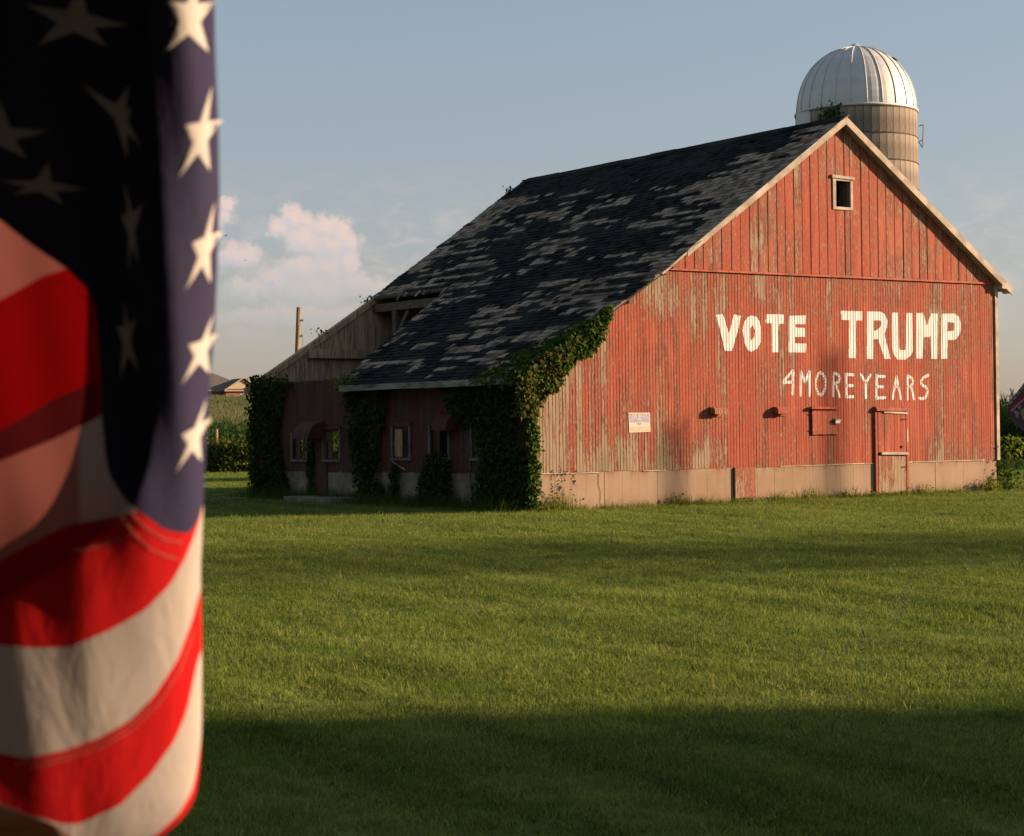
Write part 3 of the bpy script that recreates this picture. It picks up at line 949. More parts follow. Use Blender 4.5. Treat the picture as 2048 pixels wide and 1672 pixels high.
for i, (sa, sb, z1, z0) in enumerate(SIDE_WIN):
    lo, hi = min(sa, sb), max(sa, sb)
    w = empty('window', parent=barn)
    for nm, (y0, y1, u, v) in dict(left=(hi, hi + 0.07, z0 - 0.03, z1 + 0.05), right=(lo - 0.07, lo, z0 - 0.03, z1 + 0.05)).items():
        mb = MB(); mb.box(-0.055, -0.02, y0, y1, u, v); mb.build('frame', M['win_wood'], w)
    mb = MB(); mb.box(-0.06, -0.02, lo - 0.09, hi + 0.09, z1 + 0.051, z1 + 0.13); mb.build('lintel', M['red_side_shade'], w)
    mb = MB(); mb.box(-0.075, -0.02, lo - 0.08, hi + 0.08, z0 - 0.08, z0 - 0.031); mb.build('sill', M['win_wood'], w)
    if i in (1, 3, 5):          # half a shutter board left standing inside
        mb = MB(); mb.box(-0.0, 0.03, hi - 0.30, hi, z0 - 0.02, z1 + 0.02); mb.build('shutter', M['wood_in'] if i == 3 else M['beam'], w)
    elif i in (0, 4):
        mb = MB(); mb.box(0.02, 0.05, hi - 0.26, hi, z0 - 0.02, z1 + 0.02); mb.build('shutter', M['red_side_shade'], w)
mb = MB(); mb.bar((-0.05, 5.28, 0.93), (-0.03, 4.75, 0.74), 0.02, 0.025); mb.build('loose_stick', M['trim'], barn)
mb = MB(); mb.bar((0.02, 5.05, 1.28), (-0.04, 4.90, 1.18), 0.02, 0.025); mb.build('loose_stick', M['trim'], barn)

def side_hood(s0, s1, zt, drop, out):
    mb = MB()
    prof = []
    for i in range(7):
        a = math.pi / 2 * i / 6
        prof.append((-0.03 - out * math.sin(a), zt - drop * (1 - math.cos(a))))
    for (x_, z_) in prof:
        mb.v.append((x_, s0, z_)); mb.v.append((x_, s1, z_))
    for i in range(6): mb.f.append((2 * i, 2 * i + 2, 2 * i + 3, 2 * i + 1)); mb.m.append(0)
    for e in (0, 1):
        yb = (s0, s1)[e]
        k0 = len(mb.v); mb.v.append((-0.03, yb, zt - drop))
        mb.f.append(tuple([2 * i + e for i in range(7)] + [k0])); mb.m.append(0)
    return mb.build('door_hood', M['red_hood_side_shade'], barn)
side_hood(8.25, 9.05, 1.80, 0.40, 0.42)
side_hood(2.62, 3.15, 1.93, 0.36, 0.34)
mb = MB(); mb.box(-0.05, -0.022, 8.15, 8.70, 0.06, 1.36); sd_ = mb.build('side_door', M['red_side_shade'], barn)
mb = MB(); mb.box(-0.05, -0.022, 8.82, 9.06, 0.06, 1.36); mb.build('side_door', M['red_side_shade'], barn)
mb = MB(); mb.box(-0.9, -0.02, 6.4, 8.6, -0.1, 0.12); mb.build('stoop', M['concrete_side_shade'], barn)

# --- right and far walls, floor
b = MB()
b.box(WID - 0.04, WID, 0.04, LEN - 0.04, ZF, 4.75)
b.build('right_wall', M['backing'], barn)
FAR_OPEN = [(1.20, 1.46, 0.80, 1.6), (2.02, 2.36, 0.80, 1.6), (1.56, 1.70, 0.60, 1.35)]
far_wall = empty('far_wall', parent=barn)
t = 0.02
while t < WID - 0.05:
    w = rnd.uniform(0.15, 0.20)
    t1 = min(t + w, WID - 0.02)
    ht = [o for o in FAR_OPEN if min(t1, o[1]) - max(t, o[0]) > 0.3 * (t1 - t)]
    za, zb = roof_z(t) - 0.16, roof_z(t1) - 0.16
    if t < TP < t1: za = zb = min(za, zb)
    fr = 0.02 + rnd.uniform(0, 0.006)
    if ht:
        plank('board', M['wood_in'], far_wall, 'far', t, t1, ht[0][3], za, zb, fr, gap=0.003)
        if ht[0][2] > 0.62: plank('board', M['wood_in'], far_wall, 'far', t, t1, 0.6, ht[0][2], ht[0][2], fr, gap=0.003)
    else:
        plank('board', M['wood_in'], far_wall, 'far', t, t1, 0.6, za, zb, fr, gap=0.003)
    t = t1
b = MB()
for p, q in ((0.02, 1.2), (1.46, 1.56), (1.70, 2.02), (2.36, WID)):
    gable_poly(p, q, 0.6, LEN - 0.055, LEN - 0.03, b)
for (p, q, u, v) in FAR_OPEN: gable_poly(p, q, v, LEN - 0.055, LEN - 0.03, b)
b.build('sheathing', M['backing'], far_wall)
b = MB(); b.box(0.3, WID - 0.3, 0.3, LEN - 0.3, -0.1, 0.02); b.build('floor', M['dark_in'], barn)
b = MB(); b.box(5.2, 5.25, 0.1, LEN - 0.1, 0.02, 6.0); b.build('stall_partition', M['dark_in'], barn)
# frame timbers seen through the broken roof
b = MB(); b.box(1.42, 3.9, LEN - 0.22, LEN - 0.085, 3.36, 3.58); b.build('girt', M['wood_in'], barn)
b = MB(); b.box(3.30, 3.50, 7.9, LEN - 0.1, 4.52, 4.72); b.build('purlin', M['beam'], barn)
b = MB(); b.box(3.31, 3.49, 10.62, 10.80, 0.02, 4.52); b.build('post', M['beam'], barn)
b = MB(); b.bar((3.4, 10.62, 3.95), (3.4, 10.1, 4.52), 0.10, 0.12); b.build('brace', M['beam'], barn)
b = MB()
for p, q in ((-0.25, 1.6), (1.6, 3.6)):
    za, zb = roof_z(p) - 0.04, roof_z(q) - 0.04
    b.hexa([(p, LEN - 0.14, za - 0.16), (q, LEN - 0.14, zb - 0.16), (q, LEN + 0.03, zb - 0.16), (p, LEN + 0.03, za - 0.16), (p, LEN - 0.14, za), (q, LEN - 0.14, zb), (q, LEN + 0.03, zb), (p, LEN + 0.03, za)])
b.build('end_rafter', M['wood_in'], barn)
b = MB(); b.box(0.05, 0.22, 6.5, LEN - 0.05, 2.60, 2.74); b.build('wall_plate', M['beam'], barn)
for s_ in (9.05, 8.45):
    mb = MB(); mb.bar((3.2, s_ - 0.3, 4.55), (2.0, s_ - 0.55, 3.75), 0.06, 0.09); mb.build('broken_rafter', M['trim'], barn)

# --- roof
def hole_s(t):
    """where the left slope breaks off, along the eave direction"""
    if t > 3.38: return SB
    return float(np.interp(t, [-0.45, 0.13, 1.07, 2.05, 2.85, 3.13, 3.38], [6.78, 7.30, 7.6, 7.9, 8.05, 8.28, 8.5]))
b = MB()
tt = -0.4
while tt < TP - 0.01:
    t1 = min(tt + 0.22, TP) if not (tt < 3.1 < tt + 0.22) else 3.1
    za, zb = roof_z(tt) - 0.03, roof_z(t1) - 0.03
    se = hole_s((tt + t1) / 2) - rnd.uniform(0.0, 0.10)
    th = 0.045
    b.hexa([(tt, SF + 0.004, za - th), (t1, SF + 0.004, zb - th), (t1, se, zb - th), (tt, se, za - th), (tt, SF + 0.004, za), (t1, SF + 0.004, zb), (t1, se, zb), (tt, se, za)])
    tt = t1
tt = TP
za, zb = ZP - 0.02, roof_z(13.25) - 0.02
b.hexa([(TP, SF + 0.004, za - 0.05), (13.25, SF + 0.004, zb - 0.05), (13.25, SB, zb - 0.05), (TP, SB, za - 0.05), (TP, SF + 0.004, za), (13.25, SF + 0.004, zb), (13.25, SB, zb), (TP, SB, za)])
roof = b.build('roof', M['backing'], barn)

# shingle courses of the left slope
EXPO = 0.145
prof_d = [math.hypot(3.5, 4.74 - roof_z(-0.4)), math.hypot(TP - 3.1, ZP - 4.74)]
SH = []
d = 0.0
row = 0
total = sum(prof_d)
while d < total - 0.05:
    if d < prof_d[0]:
        k = d / prof_d[0]; t_, z_ = -0.4 + 3.5 * k, roof_z(-0.4) + (4.74 - roof_z(-0.4)) * k
        ed = Vector((3.5, 0, 4.74 - roof_z(-0.4))).normalized()
    else:
        k = (d - prof_d[0]) / prof_d[1]; t_, z_ = 3.1 + (TP - 3.1) * k, 4.74 + (ZP - 4.74) * k
        ed = Vector((TP - 3.1, 0, ZP - 4.74)).normalized()
    nn = Vector((-ed.z, 0, ed.x))
    smax = hole_s(t_) + (rnd.uniform(-0.10, 0.14) if t_ < 3.4 else rnd.uniform(-0.05, 0.03))
    s_ = SF - 0.02 + rnd.uniform(-0.02, 0.03)
    while s_ < smax - 0.04:
        w = min(rnd.uniform(0.10, 0.26), smax - s_)
        sc = s_ + w / 2
        f64 = np.float64
        dk = 0.46 * float(fbm(f64(sc * 0.80 + 3.1), f64(d * 1.45 + 1.7), 5, 4)) + 0.26 * float(fbm(f64(sc * 0.33), f64(d * 0.40), 9, 2)) + 0.28 * float(fbm(f64(sc * 1.6 + 7), f64(row * 0.9 + 0.5), 13, 2))
        streak_ = float(vnoise(f64(sc * 0.9), f64(row * 1.37 + 0.5), 21))
        dk += 0.22 * (streak_ - 0.5) + rnd.uniform(-0.022, 0.022)
        edge_ = max(0.0, 1 - sc / 2.6) * 0.13 + max(0.0, (sc - (smax - 2.0)) / 2.0) * 0.13
        top_ = 0.18 if d > total - 1.1 and sc > 1.0 else (0.02 if d > total - 3.5 else 0)
        mid_ = 0.07 * math.exp(-((sc - 5.5) / 2.8) ** 2)
        dark = dk - edge_ + top_ + mid_ > 0.458
        if d < 0.3: dark = dark or rnd.random() < 0.6
        SH.append((t_, s_, w, z_, ed, nn, dark, sc, d))
        s_ += w
    d += EXPO
    row += 1

def shingle_corners(q):
    t_, s_, w, z_, ed, nn, dark, sc, d_ = q
    th = rnd.uniform(0.010, 0.020) if not dark else 0.020 + rnd.uniform(0, 0.003)
    slip = rnd.uniform(-0.012, 0.006) if not dark else rnd.uniform(-0.004, 0.003)
    if not dark and rnd.random() < 0.06: slip -= rnd.uniform(0.01, 0.06)
    if rnd.random() < 0.05: th += rnd.uniform(0.01, 0.03)
    g = 0.004 if not dark else 0.0008
    o = Vector((t_, 0, z_)) - nn * 0.03 + ed * slip
    L = 0.24
    a0, a1 = s_ + g, s_ + w - g
    lo0 = o + nn * 0.012; lo1 = o + nn * (0.012 + th); hi0 = o + ed * L + nn * 0.0; hi1 = o + ed * L + nn * 0.012
    Y = lambda v, y: (v.x, y, v.z)
    return [Y(lo0, a0), Y(lo0, a1), Y(hi0, a1), Y(hi0, a0), Y(lo1, a0), Y(lo1, a1), Y(hi1, a1), Y(hi1, a0)]

# the 300 that show largest are pieces of their own: the near lower courses; the rest is one mass per kind
keyed = sorted(range(len(SH)), key=lambda i: SH[i][7] * 0.8 + SH[i][0] * 0.35 - SH[i][2] * 14)
own = set(keyed[:300])
masses = {True: MB(), False: MB()}
for i, q in enumerate(SH):
    c8 = shingle_corners(q)
    if i in own:
        mb = MB(); mb.hexa(c8); mb.build('shingle', M['asphalt'] if q[6] else M['shake'], roof)
    else:
        masses[q[6]].hexa(c8)
tag(masses[True].build('asphalt_shingles', M['asphalt'], roof), kind='stuff')
tag(masses[False].build('wood_shingles', M['shake'], roof), kind='stuff')
mb = MB()                                            # courses of the far slope, out of sight from here
dd = 0.0
edr = Vector((TP - 13.25, 0, ZP - roof_z(13.25))).normalized(); nr = Vector((-edr.z, 0, edr.x)) * -1
while dd < 6.2:
    o = Vector((13.25, 0, roof_z(13.25))) + edr * dd
    p0, p1, p2 = o + nr * 0.02, o + nr * 0.004, o + edr * 0.2 + nr * 0.002
    mb.hexa([(p1.x, SF, p1.z - 0.02), (p1.x, SB, p1.z - 0.02), (p2.x, SB, p2.z - 0.02), (p2.x, SF, p2.z - 0.02), (p0.x, SF, p0.z), (p0.x, SB, p0.z), (p2.x, SB, p2.z), (p2.x, SF, p2.z)])
    dd += EXPO
tag(mb.build('far_slope_shingles', M['asphalt'], roof), kind='stuff')
s_ = SF - 0.02
while s_ < SB - 0.3:                                 # ridge caps
    mb = MB(); e = min(s_ + 0.95, SB - 0.25); j = rnd.uniform(-0.01, 0.012)
    for sg in (-1, 1):
        x1 = TP + sg * 0.17; z1_ = ZP - 0.684 * 0.17 + 0.012 + j
        mb.hexa([(TP, s_, ZP + 0.008 + j), (x1, s_, z1_ - 0.012), (x1, e, z1_ - 0.012), (TP, e, ZP + 0.008 + j), (TP, s_, ZP + 0.030 + j), (x1, s_, z1_ + 0.012), (x1, e, z1_ + 0.012), (TP, e, ZP + 0.030 + j)])
    mb.build('ridge_cap', M['asphalt'], roof)
    s_ = e
s_ = SF                                              # eave fascia, in lengths
for e in (1.3, 2.9, 4.6, 6.85):
    mb = MB(); j = rnd.uniform(-0.012, 0.012); j2 = rnd.uniform(-0.012, 0.012)
    mb.hexa([(-0.43, s_, 2.44 + j), (-0.40, s_, 2.44 + j), (-0.40, e - 0.01, 2.44 + j2), (-0.43, e - 0.01, 2.44 + j2), (-0.43, s_, 2.565), (-0.40, s_, 2.565), (-0.40, e - 0.01, 2.565), (-0.43, e - 0.01, 2.565)])
    mb.build('eave_board', M['fascia'], barn)
    s_ = e
for i in range(9):                                   # splintered shingles hanging over the hole
    mb = MB(); s0 = rnd.uniform(8.3, 11.6); a = Vector((3.36, s0, roof_z(3.36) + 0.0)); b_ = a + Vector((-rnd.uniform(0.06, 0.2), rnd.uniform(-0.03, 0.03), -rnd.uniform(0.08, 0.2)))
    mb.bar(a, b_, 0.09, 0.012, up=(1, 0, 0.3)); mb.build('loose_shingle', M['shake'], roof)

# --- yard sign stapled to the boards
sign = empty('wall_sign', BM @ Vector((2.225, -0.032, 1.475)), BPHI)
tag(sign, 'faded blue and white rectangular sign fixed to the red boards', 'sign')
M['sign_white'] = simple('sign_white', (0.46, 0.40, 0.34), 0.6, 0.08, 14)
M['sign_blue'] = simple('faded_sign_blue', (0.23, 0.225, 0.34), 0.6, 0.28, 9)
M['sign_tan'] = simple('faded_sign_print', (0.39, 0.33, 0.265), 0.6, 0.16, 22)
SW, SHH = 0.535, 0.395
mb = MB(); mb.hexa([(0, -0.006, 0.004), (SW, -0.006, 0.012), (SW, 0, 0.012), (0, 0, 0.004), (-0.012, -0.006, SHH), (SW - 0.01, -0.006, SHH), (SW - 0.01, 0, SHH), (-0.012, 0, SHH)])
mb.build('panel', M['sign_white'], sign)
mb = MB(); mb.poly([(0.018, -0.0075, 0.205), (SW - 0.03, -0.0075, 0.205), (SW - 0.033, -0.0075, SHH - 0.018), (0.008, -0.0075, SHH - 0.018)]); mb.build('blue_field', M['sign_blue'], sign)
mb = MB(); mb.poly([(0.03, -0.0075, 0.022), (SW - 0.03, -0.0075, 0.026), (SW - 0.03, -0.0075, 0.11), (0.026, -0.0075, 0.11)]); mb.build('faded_print', M['sign_tan'], sign)
mb = MB(); mb.poly([(0.262 + 0.068 * math.cos(a), -0.009, 0.21 + 0.070 * math.sin(a)) for a in [i * math.pi / 10 for i in range(20)]]); mb.build('emblem_disc', M['sign_white'], sign)
shd = [(-0.045, 0.045), (0.045, 0.045), (0.045, -0.02), (0.03, -0.045), (0, -0.056), (-0.03, -0.045), (-0.045, -0.02)]
mb = MB(); mb.poly([(0.262 + x_, -0.0105, 0.21 + z_) for x_, z_ in shd]); mb.build('emblem_shield', M['sign_blue'], sign)
st5 = [(0.028 * (1 if i % 2 == 0 else 0.45) * math.sin(i * math.pi / 5), 0.028 * (1 if i % 2 == 0 else 0.45) * math.cos(i * math.pi / 5)) for i in range(10)]
mb = MB()
for i in range(10):
    a, c = st5[i], st5[(i + 1) % 10]
    mb.poly([(0.262, -0.012, 0.20), (0.262 + a[0], -0.012, 0.20 + a[1]), (0.262 + c[0], -0.012, 0.20 + c[1])])
mb.build('emblem_star', M['sign_white'], sign)
for xx in (0.035, 0.475):
    mb = MB()
    for i in range(10):
        a, c = st5[i], st5[(i + 1) % 10]
        mb.poly([(xx, -0.009, 0.342), (xx + a[0] * .5, -0.009, 0.342 + a[1] * .5), (xx + c[0] * .5, -0.009, 0.342 + c[1] * .5)])
    mb.build('corner_star', M['sign_white'], sign)
fc = bpy.data.curves.new('sign_text', 'FONT')
fc.body = "WE BACK"
fc.size = 0.092
fc.offset = 0.0022
fc.align_x = 'CENTER'
fc.materials.append(M['sign_white'])
tmp = bpy.data.objects.new('sign_text_curve', fc)
COL.objects.link(tmp)
tme = bpy.data.meshes.new_from_object(tmp.evaluated_get(bpy.context.evaluated_depsgraph_get()))
bpy.data.objects.remove(tmp)
fo = link('lettering', tme, sign)
fo.location = (0.256, -0.0095, 0.303)
fo.rotation_euler = (math.pi / 2, 0, 0)

# ------------------------------------------------------------------ silo
SX, SY, SR, SZ = 11.29, 61.0, 1.95, 11.55
silo = empty('silo', (SX, SY, 0))
tag(silo, 'tall concrete stave silo with a ribbed silver metal dome behind the barn', 'silo')
M['stave'] = simple('silo_concrete', (0.215, 0.182, 0.152), 0.9, 0.35, 2.2, bump=0.25, stretch=(1.5, 1.5, 0.6))
def galv():
    m, k = new_mat('galvanised_dome')
    P = k.coord()
    n = k.noise(P, 3.0, 4, 0.6)
    st = k.noise(k.scl(P, 5, 5, 0.5), 1.0, 4, 0.6)
    c = k.mix(k.ramp(n, 0.3, 0.7), (0.48, 0.485, 0.49), (0.56, 0.56, 0.555))
    c = k.mix(k.math('MULTIPLY', k.ramp(st, 0.55, 0.8), 0.3), c, (0.48, 0.46, 0.43))
    rr = k.ramp(n, 0.2, 0.8, 0.60, 0.72)
    k.surface(c, rr, None, 0.5, 0.3)
    return m
M['galv'] = galv()
M['iron'] = simple('rusty_hoop_iron', (0.10, 0.085, 0.075), 0.7, 0.4, 8)
NS, ROWH = 48, 0.84
da = 2 * math.pi / NS
def stave_mesh(h):
    mb = MB()
    a = da * 0.5 * 0.955
    ro, ri = SR, SR - 0.06
    p = []
    for z in (0.004, h - 0.004):
        p += [(ri * math.cos(-a), ri * math.sin(-a), z), (ro * math.cos(-a), ro * math.sin(-a), z), (ro * math.cos(a), ro * math.sin(a), z), (ri * math.cos(a), ri * math.sin(a), z)]
    mb.hexa(p)
    return mb.mesh('stave', M['stave'])
sme = stave_mesh(ROWH)
core = MB(); core.tube([(0, 0, 0), (0, 0, SZ - 0.02)], SR - 0.045, 48); core.build('core_wall', M['dark_in'], silo, smooth=False)
for r_ in range(5):
    z_ = SZ - (r_ + 1) * ROWH
    for k_ in range(NS):
        o = link('stave', sme, silo)
        o.location = (0, 0, z_ - (0.0 if k_ % 2 == 0 else 0.0))
        o.rotation_euler = (0, 0, k_ * da)
low = MB()
for r_ in range(5, 14):
    z_ = SZ - (r_ + 1) * ROWH
    for k_ in range(NS):
        a0, a1 = (k_ - 0.48) * da, (k_ + 0.48) * da
        low.poly([(SR * math.cos(a0), SR * math.sin(a0), z_), (SR * math.cos(a1), SR * math.sin(a1), z_), (SR * math.cos(a1), SR * math.sin(a1), z_ + ROWH - 0.01), (SR * math.cos(a0), SR * math.sin(a0), z_ + ROWH - 0.01)])
tag(low.build('lower_staves', M['stave'], silo), kind='stuff')
for r_ in range(14):
    mb = MB(); z_ = SZ - r_ * ROWH - 0.02
    mb.tube([((SR + 0.012) * math.cos(a), (SR + 0.012) * math.sin(a), z_) for a in [i * 2 * math.pi / 64 for i in range(65)]], 0.014, 5, cap=False)
    mb.build('hoop', M['iron'], silo)
mb = MB(); mb.tube([((SR - 0.01) * math.cos(a), (SR - 0.01) * math.sin(a), SZ + 0.03) for a in [i * 2 * math.pi / 64 for i in range(65)]], 0.05, 6, cap=False); mb.build('dome_rim', M['galv'], silo, smooth=True)
NP = 24
dp = 2 * math.pi / NP
DH = 2.12
def dome_prof(u):
    a = u * math.pi / 2
    r = (SR - 0.03) * math.cos(a) ** 0.92
    return r, SZ + 0.04 + DH * math.sin(a) ** 1.0
mb = MB()
nu = 14
for i in range(nu):
    u0, u1 = i / nu * 0.94, (i + 1) / nu * 0.94
    (r0, z0), (r1, z1) = dome_prof(u0), dome_prof(u1)
    for j in range(3):
        a0, a1 = -dp / 2 + dp * j / 3, -dp / 2 + dp * (j + 1) / 3
        bow = lambda a: 1 + 0.004 * math.cos(a / (dp / 2) * math.pi / 2)
        mb.poly([(r0 * bow(a0) * math.cos(a0), r0 * bow(a0) * math.sin(a0), z0), (r0 * bow(a1) * math.cos(a1), r0 * bow(a1) * math.sin(a1), z0), (r1 * bow(a1) * math.cos(a1), r1 * bow(a1) * math.sin(a1), z1), (r1 * bow(a0) * math.cos(a0), r1 * bow(a0) * math.sin(a0), z1)])
pme = mb.mesh('dome_panel', M['galv'], True)
mb = MB()
mb.tube([(dome_prof(i / nu * 0.94)[0] + 0.012, 0, dome_prof(i / nu * 0.94)[1] + 0.01 * (i / nu)) for i in range(nu + 1)], 0.016, 6)
rme = mb.mesh('rib', M['galv'], True)
for k_ in range(NP):
    o = link('dome_panel', pme, silo); o.rotation_euler = (0, 0, (k_ + 0.5) * dp)
    o = link('rib', rme, silo); o.rotation_euler = (0, 0, k_ * dp)
rc, zc = dome_prof(0.935)
mb = MB()
for k_ in range(NP):
    a0, a1 = k_ * dp, (k_ + 1) * dp
    mb.poly([((rc + 0.12) * math.cos(a0), (rc + 0.12) * math.sin(a0), zc - 0.03), ((rc + 0.12) * math.cos(a1), (rc + 0.12) * math.sin(a1), zc - 0.03), (0.02 * math.cos(a1), 0.02 * math.sin(a1), zc + 0.17), (0.02 * math.cos(a0), 0.02 * math.sin(a0), zc + 0.17)])
mb.build('dome_cap', M['galv'], silo)
mb = MB()                                            # small round port on the dome
pr, pz = dome_prof(0.55); pa = R(-27)
pc = Vector((pr * math.cos(pa), pr * math.sin(pa), pz)); pn = Vector((math.cos(pa) * 0.6, math.sin(pa) * 0.6, 0.8)).normalized()
mb.tube([pc - pn * 0.02, pc + pn * 0.05], [0.11, 0.10], 14); mb.build('port', M['dark_in'], silo)
# chute down the left side
mb = MB()
ca = R(198)
cc = Vector((math.cos(ca), math.sin(ca), 0)); ct = Vector((-cc.y, cc.x, 0))
prev = None
for i in range(11):
    a = -math.pi / 2 + math.pi * i / 10
    p = cc * (SR - 0.35 + 0.45 * math.cos(a)) + ct * (0.62 * math.sin(a))
    if prev is not None: mb.poly([(prev.x, prev.y, 0.2), (p.x, p.y, 0.2), (p.x, p.y, SZ - 0.02), (prev.x, prev.y, SZ - 0.02)])
    prev = p
mb.build('chute', M['galv'], silo, smooth=True)
mb = MB()                                            # bracket on the right
bx = Vector((SR, -0.25, 0))
for a, c in (((SR, -0.3, SZ - 0.45), (SR + 0.16, -0.3, SZ - 0.40)), ((SR + 0.16, -0.3, SZ - 0.40), (SR + 0.12, -0.3, SZ - 1.15)), ((SR + 0.12, -0.3, SZ - 1.15), (SR, -0.3, SZ - 0.95)), ((SR, -0.3, SZ - 0.95), (SR + 0.13, -0.3, SZ - 0.9))):
    mb.tube([a, c], 0.014, 5)
mb.build('ladder_bracket', M['iron'], silo)

# ------------------------------------------------------------------ climbing plants
def plant(name, loc, label, cat, quads, mats, stems=None, rz=0.0, group=None):
    """quads: list of (array, material); positions relative to loc, in the frame turned by rz"""
    o = empty(name, loc, rz)
    tag(o, label, cat, group)
    for V, m in quads:
        tag(link('foliage', quads_mesh('foliage', V, m), o), kind='stuff')
    if stems is not None: stems.build('stem', M['stem'], o)
    return o

def wall_points(n, poly_s, thick, plane, g=rng):
    """points over an outline on a wall. plane 'side': (-d, s, z); 'front': (t, -d, z)"""
    P = np.array(poly_s)
    lo, hi = P.min(0), P.max(0)
    out = []
    while len(out) < n:
        q = g.uniform(lo, hi)
        inside = False
        for (x0, y0), (x1, y1) in zip(poly_s, poly_s[1:] + poly_s[:1]):
            if (y0 > q[1]) != (y1 > q[1]) and q[0] < (x1 - x0) * (q[1] - y0) / (y1 - y0) + x0: inside = not inside
        if not inside: continue
        hole = fbm(np.float64(q[0] * 2.2), np.float64(q[1] * 2.2), 31, 3)
        if hole < 0.39 and g.random() < 0.85: continue
        q = q + g.normal(0, 0.05, 2)
        clump = 0.35 + 0.9 * fbm(np.float64(q[0] * 1.6 + 9), np.float64(q[1] * 1.6), 33, 2)
        d = 0.03 + thick * clump * g.random() ** 0.6
        out.append((-d, q[0], q[1]) if plane == 'side' else (q[0], -d, q[1]))
    return np.array(out)

def stems_on(poly_s, n, plane):
    mb = MB()
    P = np.array(poly_s); lo, hi = P.min(0), P.max(0)
    for i in range(n):
        a = rnd.uniform(lo[0] * 0.85 + hi[0] * 0.15, lo[0] * 0.15 + hi[0] * 0.85); z = 0.0; pts = []
        while z < hi[1] * rnd.uniform(0.6, 0.95):
            pts.append((-0.05, a, z) if plane == 'side' else (a, -0.05, z))
            z += 0.25; a = min(max(a + rnd.uniform(-0.08, 0.08), lo[0] + .05), hi[0] - .05)
        if len(pts) > 1: mb.tube(pts, 0.014, 5)
    return mb

sideN = (-1, 0, 0.35)
frontN = (0.2, -1, 0.35)
vA = [(11.85, 0.0), (9.95, 0.0), (10.05, 0.5), (10.35, 1.0), (10.4, 1.6), (10.25, 2.2), (10.0, 2.55), (9.75, 2.72), (10.3, 2.83), (10.9, 2.88), (11.6, 2.92), (11.9, 2.7)]
VA = leaf_quads(wall_points(4200, vA, 0.15, 'side'), 0.095, sideN)
plant('climbing_vine', BO, 'dense dark vine column covering the far left corner of the barn', 'vine', [(VA, M['vine_side_shade'])], None, stems_on(vA, 3, 'side'), BPHI)
vB = [(7.1, 2.6), (5.45, 2.6), (5.45, 2.0), (5.7, 1.4), (5.75, 0.8), (5.55, 0.2), (5.4, 0.0), (6.7, 0.0), (6.75, 0.6), (6.85, 1.2), (7.1, 1.9)]
VB = leaf_quads(wall_points(2600, vB, 0.16, 'side'), 0.095, sideN)
plant('climbing_vine', BO, 'dark vine strip hanging from the eave between the middle windows', 'vine', [(VB, M['vine_side_shade'])], None, stems_on(vB, 3, 'side'), BPHI)
vC = [(3.1, 2.55), (0.0, 2.55), (0.0, 0.0), (2.1, 0.0), (1.9, 0.5), (1.75, 1.0), (1.85, 1.6), (2.45, 1.7), (2.7, 1.95), (2.85, 2.2)]
VC = leaf_quads(wall_points(5200, vC, 0.20, 'side'), 0.095, sideN)
cpt = np.stack([rng.uniform(-0.20, 0.03, 800) + 0.06 * np.sin(np.linspace(0, 60, 800)), rng.uniform(-0.12, -0.02, 800), rng.uniform(0.0, 2.6, 800)], 1)
cpt[:, 0] *= np.interp(cpt[:, 2], [0, 0.5, 1.5, 2.7], [1.0, 1.0, 0.9, 1.3])
VC2 = leaf_quads(cpt, 0.085, (0.2, -0.8, 0.4))
plant('climbing_vine', BO, 'thick vine wrapping the near corner of the barn from grass to eave', 'vine', [(VC, M['vine_side_shade']), (VC2, M['vine'])], None, stems_on(vC, 5, 'side'), BPHI)
vD = [(3.85, 0.0), (2.85, 0.0), (2.9, 0.5), (3.0, 0.95), (3.3, 1.12), (3.55, 1.05), (3.7, 0.8), (3.95, 0.5)]
VD = leaf_quads(wall_points(1500, vD, 0.26, 'side'), 0.09, sideN)
plant('climbing_vine', BO, 'low vine clump growing up to the sill beside the hooded side door', 'vine', [(VD, M['vine_side_shade'])], None, stems_on(vD, 2, 'side'), BPHI)
vE = [(5.3, 0.0), (5.0, 0.0), (5.02, 0.8), (5.2, 0.9)]
VE = leaf_quads(wall_points(320, vE, 0.12, 'side'), 0.085, sideN)
plant('climbing_vine', BO, 'thin vine strand rising from the grass below the middle side window', 'vine', [(VE, M['vine_side_shade'])], None, stems_on(vE, 1, 'side'), BPHI)
vF = [(8.95, 0.0), (8.72, 0.0), (8.74, 0.9), (8.78, 1.3), (8.9, 1.3)]
VF = leaf_quads(wall_points(320, vF, 0.12, 'side'), 0.08, sideN)
plant('climbing_vine', BO, 'thin vine strand climbing beside the far hooded door', 'vine', [(VF, M['vine_side_shade'])], None, stems_on(vF, 1, 'side'), BPHI)
# along the gable rake
n_ = 5600
u = rng.random(n_) ** 0.85
tt_ = -0.55 + 2.25 * u
top_ = np.array([roof_z(max(a, -0.4)) for a in tt_]) - np.clip(-0.4 - tt_, 0, 1) * 0.4
depth_ = np.interp(tt_, [-0.55, -0.2, 0.4, 0.9, 1.3, 1.5, 1.7], [0.75, 0.95, 0.72, 0.50, 0.55, 0.5, 0.2])
depth_ = depth_ * (0.55 + 0.75 * fbm(tt_ * 3.1, tt_ * 0 + 2.0, 41, 3))
zz_ = top_ + 0.10 - depth_ * rng.random(n_) ** 0.85
yy_ = -0.04 - 0.22 * rng.random(n_) * (0.5 + fbm(tt_ * 2.5, zz_ * 2.5, 43, 2))
pg = np.stack([tt_, yy_, zz_], 1)
isb = rng.random(n_) < np.interp(tt_, [-0.5, 0.3, 0.7, 1.0], [0.45, 0.55, 0.25, 0.05])
n2 = 1500
t2 = rng.uniform(-0.6, 1.2, n2)
